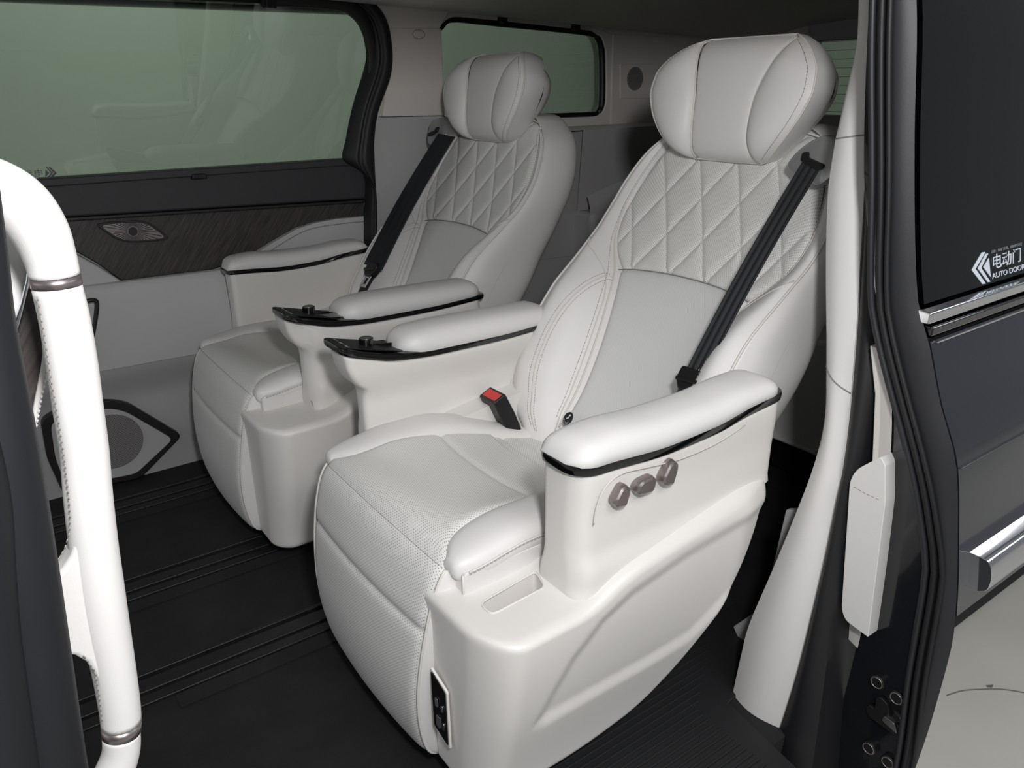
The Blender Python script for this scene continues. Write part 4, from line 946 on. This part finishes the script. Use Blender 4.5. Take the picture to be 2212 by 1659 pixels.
        # USB panel
        if osd and mir == 1:
            up_ = empty('usb_panel', (0, 0, 0), 'x', 'x'); del up_['label']; del up_['category']; up_.parent = S
            def ust(a, b, d): 
                y = a; k = max(0, (y-0.225)/0.17)
                return (0.4605-d+0.075*k**2.2*0.9, -y*mir, b)
            U0 = (0.222, 0.270); 
            prism('usb_bezel', rnd([(0.222, 0.262), (0.262, 0.238), (0.262, 0.126), (0.222, 0.150)], 0.004), lambda a, b, d: ((0.452-d if a < 0.24 else 0.456-d), -a*mir, b), 0.0, 0.004, 'plastic', up_, 0.0008)
            prism('usb_face', rnd([(0.225, 0.257), (0.259, 0.236), (0.259, 0.132), (0.225, 0.152)], 0.003), lambda a, b, d: ((0.4505-d if a < 0.24 else 0.4545-d), -a*mir, b), 0.002, 0.004, 'gloss', up_, 0)
            for (yy, zz, ww, hh, mm) in ((0.237, 0.205, 0.008, 0.016, 'port'), (0.250, 0.200, 0.006, 0.013, 'steel'), (0.239, 0.168, 0.011, 0.022, 'port'), (0.251, 0.166, 0.006, 0.013, 'steel')):
                prism('usb_port', rnd([(yy-ww/2, zz-hh/2), (yy+ww/2, zz-hh/2), (yy+ww/2, zz+hh/2), (yy-ww/2, zz+hh/2)], 0.003, 3), lambda a, b, d: ((0.4475-d if a < 0.244 else 0.4495-d), -a*mir, b), 0.0, 0.0015, mm, up_, 0)
        if osd:
            # seat adjusters on the outer face
            def adj(poly, nm='adjuster'):
                poly = [((p[0]-sum(q[0] for q in poly)/len(poly))*0.80+sum(q[0] for q in poly)/len(poly), p[1]) for p in poly]; pts = rnd(poly, 0.003, 3); c_ = Vector((sum(p[0] for p in pts)/len(pts), sum(p[1] for p in pts)/len(pts))); n = len(pts); vs = []; fs = []
                for sc, yy in ((0.97, 0.374), (1.0, 0.382), (0.93, 0.387), (0.72, 0.3895), (0.7, 0.3896)):
                    for p in pts: q_ = c_.lerp(p, sc); vs.append((q_.x, -yy*mir, q_.y))
                for i in range(4):
                    for j in range(n): fs.append((i*n+j, i*n+(j+1) % n, (i+1)*n+(j+1) % n, (i+1)*n+j))
                fs += [tuple(range(n)), tuple(4*n+j for j in range(n))]
                o = build(nm, vs, fs, 'satin', S); sharp(o, 14)
            adj([(0.6621,0.5465),(0.6638,0.5535),(0.6784,0.5707),(0.6887,0.5724),(0.699,0.5654),(0.7012,0.5575),(0.6919,0.5361),(0.6788,0.5368),(0.667,0.5409)])
            adj([(0.7015,0.5537),(0.7055,0.5626),(0.7153,0.5672),(0.745,0.5686),(0.7532,0.562),(0.7539,0.5524),(0.7483,0.5424),(0.7168,0.5437),(0.7072,0.5474)])
            adj([(0.756,0.551),(0.7574,0.5588),(0.7727,0.578),(0.7845,0.5821),(0.7968,0.5728),(0.7975,0.5654),(0.7873,0.5392),(0.7729,0.5403),(0.7592,0.5462)])
            tube('adjuster_groove', [(x, -(0.3785)*mir, z+0.002) for x, z in [(0.636, 0.520), (0.640, 0.545), (0.655, 0.572), (0.685, 0.584), (0.74, 0.578), (0.80, 0.571), (0.88, 0.573), (0.95, 0.586)]], 0.0011, 'slot', S, 6, 5)
        else:
            # control panel with knob and touch keys
            pts = [(0.535, 0.0), (0.655, 0.0)]
            def pl(nm, xa, xb, ya, yb, dz, th, m_, bev=0.0008):
                return prism(nm, rnd([(xa, ya), (xb, ya), (xb, yb), (xa, yb)], 0.006, 3), lambda a, b, d: (a, b*s*mir, top(a)+0.0075+d), dz, dz+th, m_, S, bev)
            pl('control_panel', 0.548, 0.680, yi+0.014, yo-0.014, -0.001, 0.0022, 'black')
            for kx in (0.562, 0.583, 0.645):
                for ky in (yi+0.020, ym-0.009, ym+0.016): pl('control_key', kx, kx+0.017, ky, ky+0.018, 0.0012, 0.0012, 'gloss')
            kc = (0.618, 0.288); kb = empty('control_knob', (0, 0, 0), 'x', 'x'); del kb['label']; del kb['category']; kb.parent = S
            circ = [(kc[0]+0.0145*math.cos(t/36*2*math.pi)*(1 if t % 2 else 0.965), kc[1]+0.0145*math.sin(t/36*2*math.pi)*(1 if t % 2 else 0.965)) for t in range(36)]
            prism('knob_body', circ, lambda a, b, d: (a, b*s*mir, top(kc[0])+d), 0.008, 0.027, 'gloss', kb, 0.001)
            prism('knob_cap', [(kc[0]+0.012*math.cos(t/24*2*math.pi), kc[1]+0.012*math.sin(t/24*2*math.pi)) for t in range(24)], lambda a, b, d: (a, b*s*mir, top(kc[0])+d), 0.027, 0.0285, 'satin', kb, 0.0008)
    # --- seat belt: guide at the outer shoulder, webbing, tongue
    gd = empty('belt_guide', (0, 0, 0), 'x', 'x'); del gd['label']; del gd['category']; gd.parent = S
    gpoly = [(-0.1754,0.9463),(-0.1723,0.9543),(-0.1818,0.9728),(-0.2059,0.9949),(-0.2254,1.0036),(-0.2535,0.9986),(-0.2777,0.986),(-0.2747,0.9472),(-0.2675,0.9348),(-0.2572,0.9236),(-0.2419,0.9207),(-0.2173,0.9266),(-0.197,0.9331)]
    gp = rnd(gpoly, 0.008, 3); cc = Vector((-0.228, 0.962)); n = len(gp); vs = []; fs = []
    for sc, dx in ((1.04, 0.045), (1.02, 0.012), (0.96, 0.003), (0.80, 0.0), (0.3, -0.002)):
        for p in gp: q_ = cc.lerp(p, sc); vs.append((1.272+dx+0.35*(q_.y-0.96), q_.x*mir, q_.y))
    for i in range(4):
        for j in range(n): fs.append((i*n+j, i*n+(j+1) % n, (i+1)*n+(j+1) % n, (i+1)*n+j))
    fs += [tuple(range(n)), tuple(4*n+j for j in range(n))]
    o = build('guide_body', vs, fs, 'guide', gd); sharp(o, 50)
    sl = [(-0.2073,0.9618),(-0.2058,0.9729),(-0.2101,0.9763),(-0.215,0.975),(-0.2181,0.9665),(-0.252,0.9576),(-0.2544,0.9539),(-0.2506,0.9481),(-0.2413,0.9482)]
    prism('guide_slot', rnd(sl, 0.002, 2), lambda a, b, d: (d+0.35*(b-0.96), a*mir, b), 1.262, 1.2705, 'ledge', gd, 0)
    # webbing: a folded strap running down to the tongue
    bl = empty('seat_belt', (0, 0, 0), 'x', 'x'); del bl['label']; del bl['category']; bl.parent = S
    def webf(u, v):
        a = Vector(BA[0]).lerp(Vector(BB[0]), u); b = Vector(BA[1]).lerp(Vector(BB[1]), u)
        p = a.lerp(b, v); sag = -0.008*math.sin(math.pi*u); ridge = -0.0014*math.cos(v*math.pi*6)
        return Vector((p.x+sag+ridge-0.002, p.y, p.z-sag*0.35))
    o = grid('webbing', webf, 40, 24, 'web', bl); mdd = o.modifiers.new('solid', 'SOLIDIFY'); mdd.thickness = 0.003; mdd.offset = 0
    e0 = Vector(((BB[0][0]+BB[1][0])/2, (BB[0][1]+BB[1][1])/2, (BB[0][2]+BB[1][2])/2)); dn = (e0-Vector(((BA[0][0]+BA[1][0])/2, (BA[0][1]+BA[1][1])/2, (BA[0][2]+BA[1][2])/2))).normalized()
    ac_ = (Vector(BB[1])-Vector(BB[0])).normalized(); nn_ = dn.cross(ac_).normalized()
    if nn_.x > 0: nn_ = -nn_
    def bt(a, b, d): return e0+ac_*a+dn*b+nn_*d
    prism('tongue_cover', rnd([(-0.030, -0.008), (0.030, -0.012), (0.036, 0.004), (0.026, 0.030), (-0.014, 0.036), (-0.030, 0.018)], 0.006), bt, -0.010, 0.010, 'black', bl, 0.004)
    prism('tongue_ridge', rnd([(-0.028, 0.014), (0.030, 0.006), (0.031, 0.013), (-0.026, 0.022)], 0.003), bt, 0.009, 0.014, 'black', bl, 0.002)
    fr_ = [(-0.016, 0.030), (0.016, 0.026), (0.014, 0.066), (-0.016, 0.068)]
    for k, pl_ in enumerate(([(-0.017, 0.03), (-0.008, 0.03), (-0.008, 0.068), (-0.017, 0.068)], [(0.008, 0.028), (0.017, 0.026), (0.017, 0.068), (0.008, 0.068)], [(-0.017, 0.060), (0.017, 0.060), (0.015, 0.070), (-0.015, 0.070)], [(-0.017, 0.03), (0.017, 0.027), (0.017, 0.038), (-0.017, 0.040)])):
        prism('tongue', pl_, bt, -0.0015, 0.0015, 'steel', bl, 0.0005)
    prism('lower_webbing', [(-0.022, 0.03), (0.022, 0.03), (0.022, 0.14), (-0.022, 0.14)], bt, -0.008, -0.005, 'web', bl, 0.0005)
    # --- buckle on the aisle side
    bu = empty('buckle', (0, 0, 0), 'x', 'x'); del bu['label']; del bu['category']; bu.parent = S
    b0 = Vector(((0.86,0.4761)[0], 0.205*mir, (0.86,0.4761)[1])); bd = Vector((0.30, -0.02*mir, -0.66)).normalized(); by = Vector((0, 1, 0)); bn = bd.cross(by).normalized(); bs = bn
    def bf(a, b, d): return b0+bn*a+bd*b+by*d
    prism('buckle_body', rnd([(-0.017, 0.0), (0.017, 0.0), (0.018, 0.055), (0.015, 0.10), (-0.015, 0.10), (-0.018, 0.055)], 0.004), bf, -0.029, 0.029, 'black', bu, 0.005)
    prism('buckle_button', [(-0.011, -0.0015), (0.011, -0.0015), (0.011, 0.01), (-0.011, 0.01)], bf, -0.023, 0.023, 'red', bu, 0.002)
    # --- child seat anchor tag on the lower back
    tz, ty = 0.478, 0.135; tx = XC(tz)-0.004
    an = empty('anchor_tag', (0, 0, 0), 'x', 'x'); del an['label']; del an['category']; an.parent = S
    tc = (0.084,0.4333)
    def tg(a, b, d): return Vector((0.973-d+0.55*(b), (tc[0]+a)*mir, tc[1]+b*0.9))
    prism('tag_disc', [(0.0125*math.cos(t/28*2*math.pi), 0.0135*math.sin(t/28*2*math.pi)) for t in range(28)], tg, 0.0, 0.003, 'ledge', an, 0.0006)
    prism('tag_figure', [(-0.0035, 0.0095), (-0.001, 0.0095), (-0.0005, 0.003), (0.004, 0.0005), (0.0035, -0.001), (-0.0025, 0.001)], tg, 0.003, 0.0036, 'white', an, 0)
    prism('tag_figure', [(-0.0045+0.0016*math.cos(t), 0.0085+0.0016*math.sin(t)) for t in [k/8*2*math.pi for k in range(8)]], tg, 0.003, 0.0036, 'white', an, 0)
    for k, ch in enumerate('ISOFIX'):
        th = math.radians(205+k*26)
        cu_ = bpy.data.curves.new('t', 'FONT'); cu_.body = ch; cu_.size = 0.0052; cu_.align_x = 'CENTER'; t_ = bpy.data.objects.new('t', cu_); COL.objects.link(t_)
        me = bpy.data.meshes.new_from_object(t_.evaluated_get(bpy.context.evaluated_depsgraph_get())); bpy.data.objects.remove(t_)
        rot = th+math.pi/2
        for v in me.vertices:
            a, b = v.co.x, v.co.y-0.0018
            A_, B_ = 0.0090*math.cos(th)+a*math.cos(rot)-b*math.sin(rot), 0.0095*math.sin(th)+a*math.sin(rot)+b*math.cos(rot)
            v.co = tg(-A_ if False else -A_*-1, B_, 0.0036)
        me.materials.clear(); me.materials.append(M['white']); o = bpy.data.objects.new('lettering', me); COL.objects.link(o); o.parent = an
    for ch in [c for c in COL.objects if c.parent == S]: ch.location.x -= 0.75
    S.location.x = 0.75
    return S
seat('captain_seat', (0, 1.085, 0), 1, 'nearer cream leather captain seat, beside the open door, with three side adjusters',
     [(1.268,-0.2119,0.9619),(1.268,-0.2488,0.9533)], [(1.03,-0.181,0.6028),(1.03,-0.2219,0.5997)])
seat('captain_seat.001', (0, 1.958, 0), -1, 'farther captain seat against the grey door, partly behind the nearer seat',
     [(1.268,0.1961,0.957),(1.268,0.1029,0.9515)], [(1.0,0.2213,0.5894),(1.0,0.0998,0.5935)])

# ================================================================== OTHER THINGS
# third-row seat: only a corner of the cushion and back show behind the near seat
tr = empty('rear_bench', (1.8, 1.1, 0), 'pale perforated rear bench seat showing behind the near captain seat', 'seat')
def trc(u, v):
    th = u*math.pi*0.62; y = -0.32+0.75*v; e = min(v, 1-v)*0.75; r_ = 0.03*math.exp(-e/0.02)
    return (0.02+0.06*(1-math.cos(th))*0.4+0.30*max(0, u-0.6)+r_, y, 0.12+0.32*min(1, u/0.6)-r_)
grid('bench_cushion', trc, 30, 40, 'perf', tr, uv=lambda u, v: (v*0.75, u*0.45))
tube('cushion_piping', [(0.018, -0.32+0.75*i/30, 0.122) for i in range(31)], 0.006, 'piping', tr, 8)
box('bench_base', 0.06, 0.6, -0.30, 0.42, 0.0, 0.12, 'black', tr, 0.01)
box('bench_back', 0.55, 0.70, -0.30, 0.42, 0.30, 0.78, 'panel', tr, 0.03)
# grab handle on the ceiling
gh = empty('grab_handle', (1.85, 2.27, 1.32), 'beige folding grab handle hanging from the ceiling above the rear side window', 'handle')
pts = [(-0.057800000000000074,-0.012,0.030399999999999983),(-0.018100000000000005,-0.012,0.02079999999999993),(0.032200000000000006,-0.012,0.03390000000000004),(0.07719999999999994,-0.012,0.04420000000000002),(0.13629999999999987,-0.012,0.032200000000000006),(0.15799999999999992,-0.012,0.021399999999999864)]
tube('grip', pts, 0.011, 'lining', gh, 12, 5)
for (a, b) in [(-0.05190000000000006,0.0250999999999999),(0.15839999999999987,0.009700000000000042)]:
    prism('mount', rnd([(a-0.022, b+0.03), (a+0.022, b+0.03), (a+0.018, b-0.014), (a-0.014, b-0.014)], 0.01), lambda x, z, d: (x, d, z), -0.022, 0.05, 'lining', gh, 0.004)
box('light_strip', pts[2][0]-0.0, pts[4][0], -0.028, -0.004, pts[3][2]+0.006, pts[3][2]+0.02, 'charcoal', gh, 0.003)
# foreground assist grip on the front post
ag = empty('assist_grip', (0.03, 0.62, 0.8), 'large white leather-wrapped assist grip in the left foreground on the door post', 'handle')
def loc3(p): return (p[0]-0.03, p[1]-0.62, p[2]-0.8)
g1 = [(-0.0057,0.62,1.0439,0.0174),(0.0165,0.62,1.0447,0.019),(0.0305,0.62,1.0388,0.0194),(0.0408,0.62,1.0273,0.0195),(0.0476,0.62,1.0102,0.0183),(0.0501,0.62,0.9924,0.0166),(0.0503,0.62,0.9794,0.0161)]
g2 = [(0.0502,0.62,0.9719,0.0159),(0.0503,0.62,0.9476,0.0164),(0.0486,0.62,0.9148,0.0168),(0.046,0.62,0.8809,0.0168),(0.0435,0.62,0.8456,0.0167),(0.0395,0.62,0.8134,0.017),(0.0347,0.62,0.7657,0.0174),(0.0315,0.62,0.7237,0.0178),(0.0292,0.62,0.6839,0.0174),(0.0276,0.62,0.6468,0.0166),(0.0255,0.62,0.6135,0.0161),(0.0235,0.62,0.5945,0.0158)]
g3 = [(0.0216,0.62,0.5838,0.0151),(0.0184,0.62,0.5665,0.0152),(0.011,0.62,0.5501,0.0161),(-0.0011,0.62,0.534,0.0168),(-0.0228,0.62,0.5246,0.0174)]
tube('upper_bend', [loc3(p) for p in g1], [p[3] for p in g1], 'leather', ag, 24, 5)
tube('grip_bar', [loc3(p) for p in g2], [p[3] for p in g2], 'leather', ag, 24, 4)
tube('lower_bend', [loc3(p) for p in g3], [p[3] for p in g3], 'leather', ag, 24, 5)
r1 = [(0.0504,0.62,0.9787,0.0163),(0.0503,0.62,0.9722,0.0163)]
tube('metal_ring', [loc3(p) for p in r1], [p[3] for p in r1], 'satin', ag, 24)
r2 = [(0.0233,0.62,0.5931,0.0159),(0.0217,0.62,0.5843,0.0157)]
tube('metal_ring', [loc3(p) for p in r2], [p[3] for p in r2], 'satin', ag, 24)
wb = [(0.0395,0.8134),(0.0294,0.8007),(0.0236,0.782),(0.0176,0.7694),(0.0102,0.7607),(0.0012,0.7539),(-0.0143,0.7479),(-0.0219,0.6962),(-0.005,0.6878),(0.0037,0.6821),(0.0099,0.6725),(0.0137,0.6546),(0.0136,0.6262),(0.0163,0.5987),(0.0255,0.6135),(0.0276,0.6468),(0.0292,0.6839),(0.0315,0.7237),(0.0347,0.7657)]
o = prism('bracket', [(x-0.03, z-0.8) for x, z in wb], lambda a, b, d: (a, d, b), -0.012, 0.012, 'leather', ag, 0.009, 5)
s1_ = [(0.0361,0.605,0.9699,0.0),(0.0349,0.605,0.944,0.0),(0.0324,0.605,0.9106,0.0),(0.0311,0.605,0.8826,0.0),(0.0284,0.605,0.8466,0.0),(0.0253,0.605,0.817,0.0),(0.0232,0.605,0.802,0.0),(0.0205,0.605,0.7911,0.0),(0.015,0.605,0.7791,0.0),(0.0076,0.605,0.7698,0.0),(0.0025,0.605,0.7625,0.0)]
stitches('stitching', [Vector(loc3(p[:3])) for p in s1_], 'thread', ag, 0.005, 0.35, 0.0005)
s2_ = [(0.009,0.605,0.6828,0.0),(0.0139,0.605,0.6646,0.0),(0.0126,0.605,0.6418,0.0),(0.0094,0.605,0.6097,0.0)]
stitches('stitching', [Vector(loc3(p[:3])) for p in s2_], 'thread', ag, 0.005, 0.35, 0.0005)
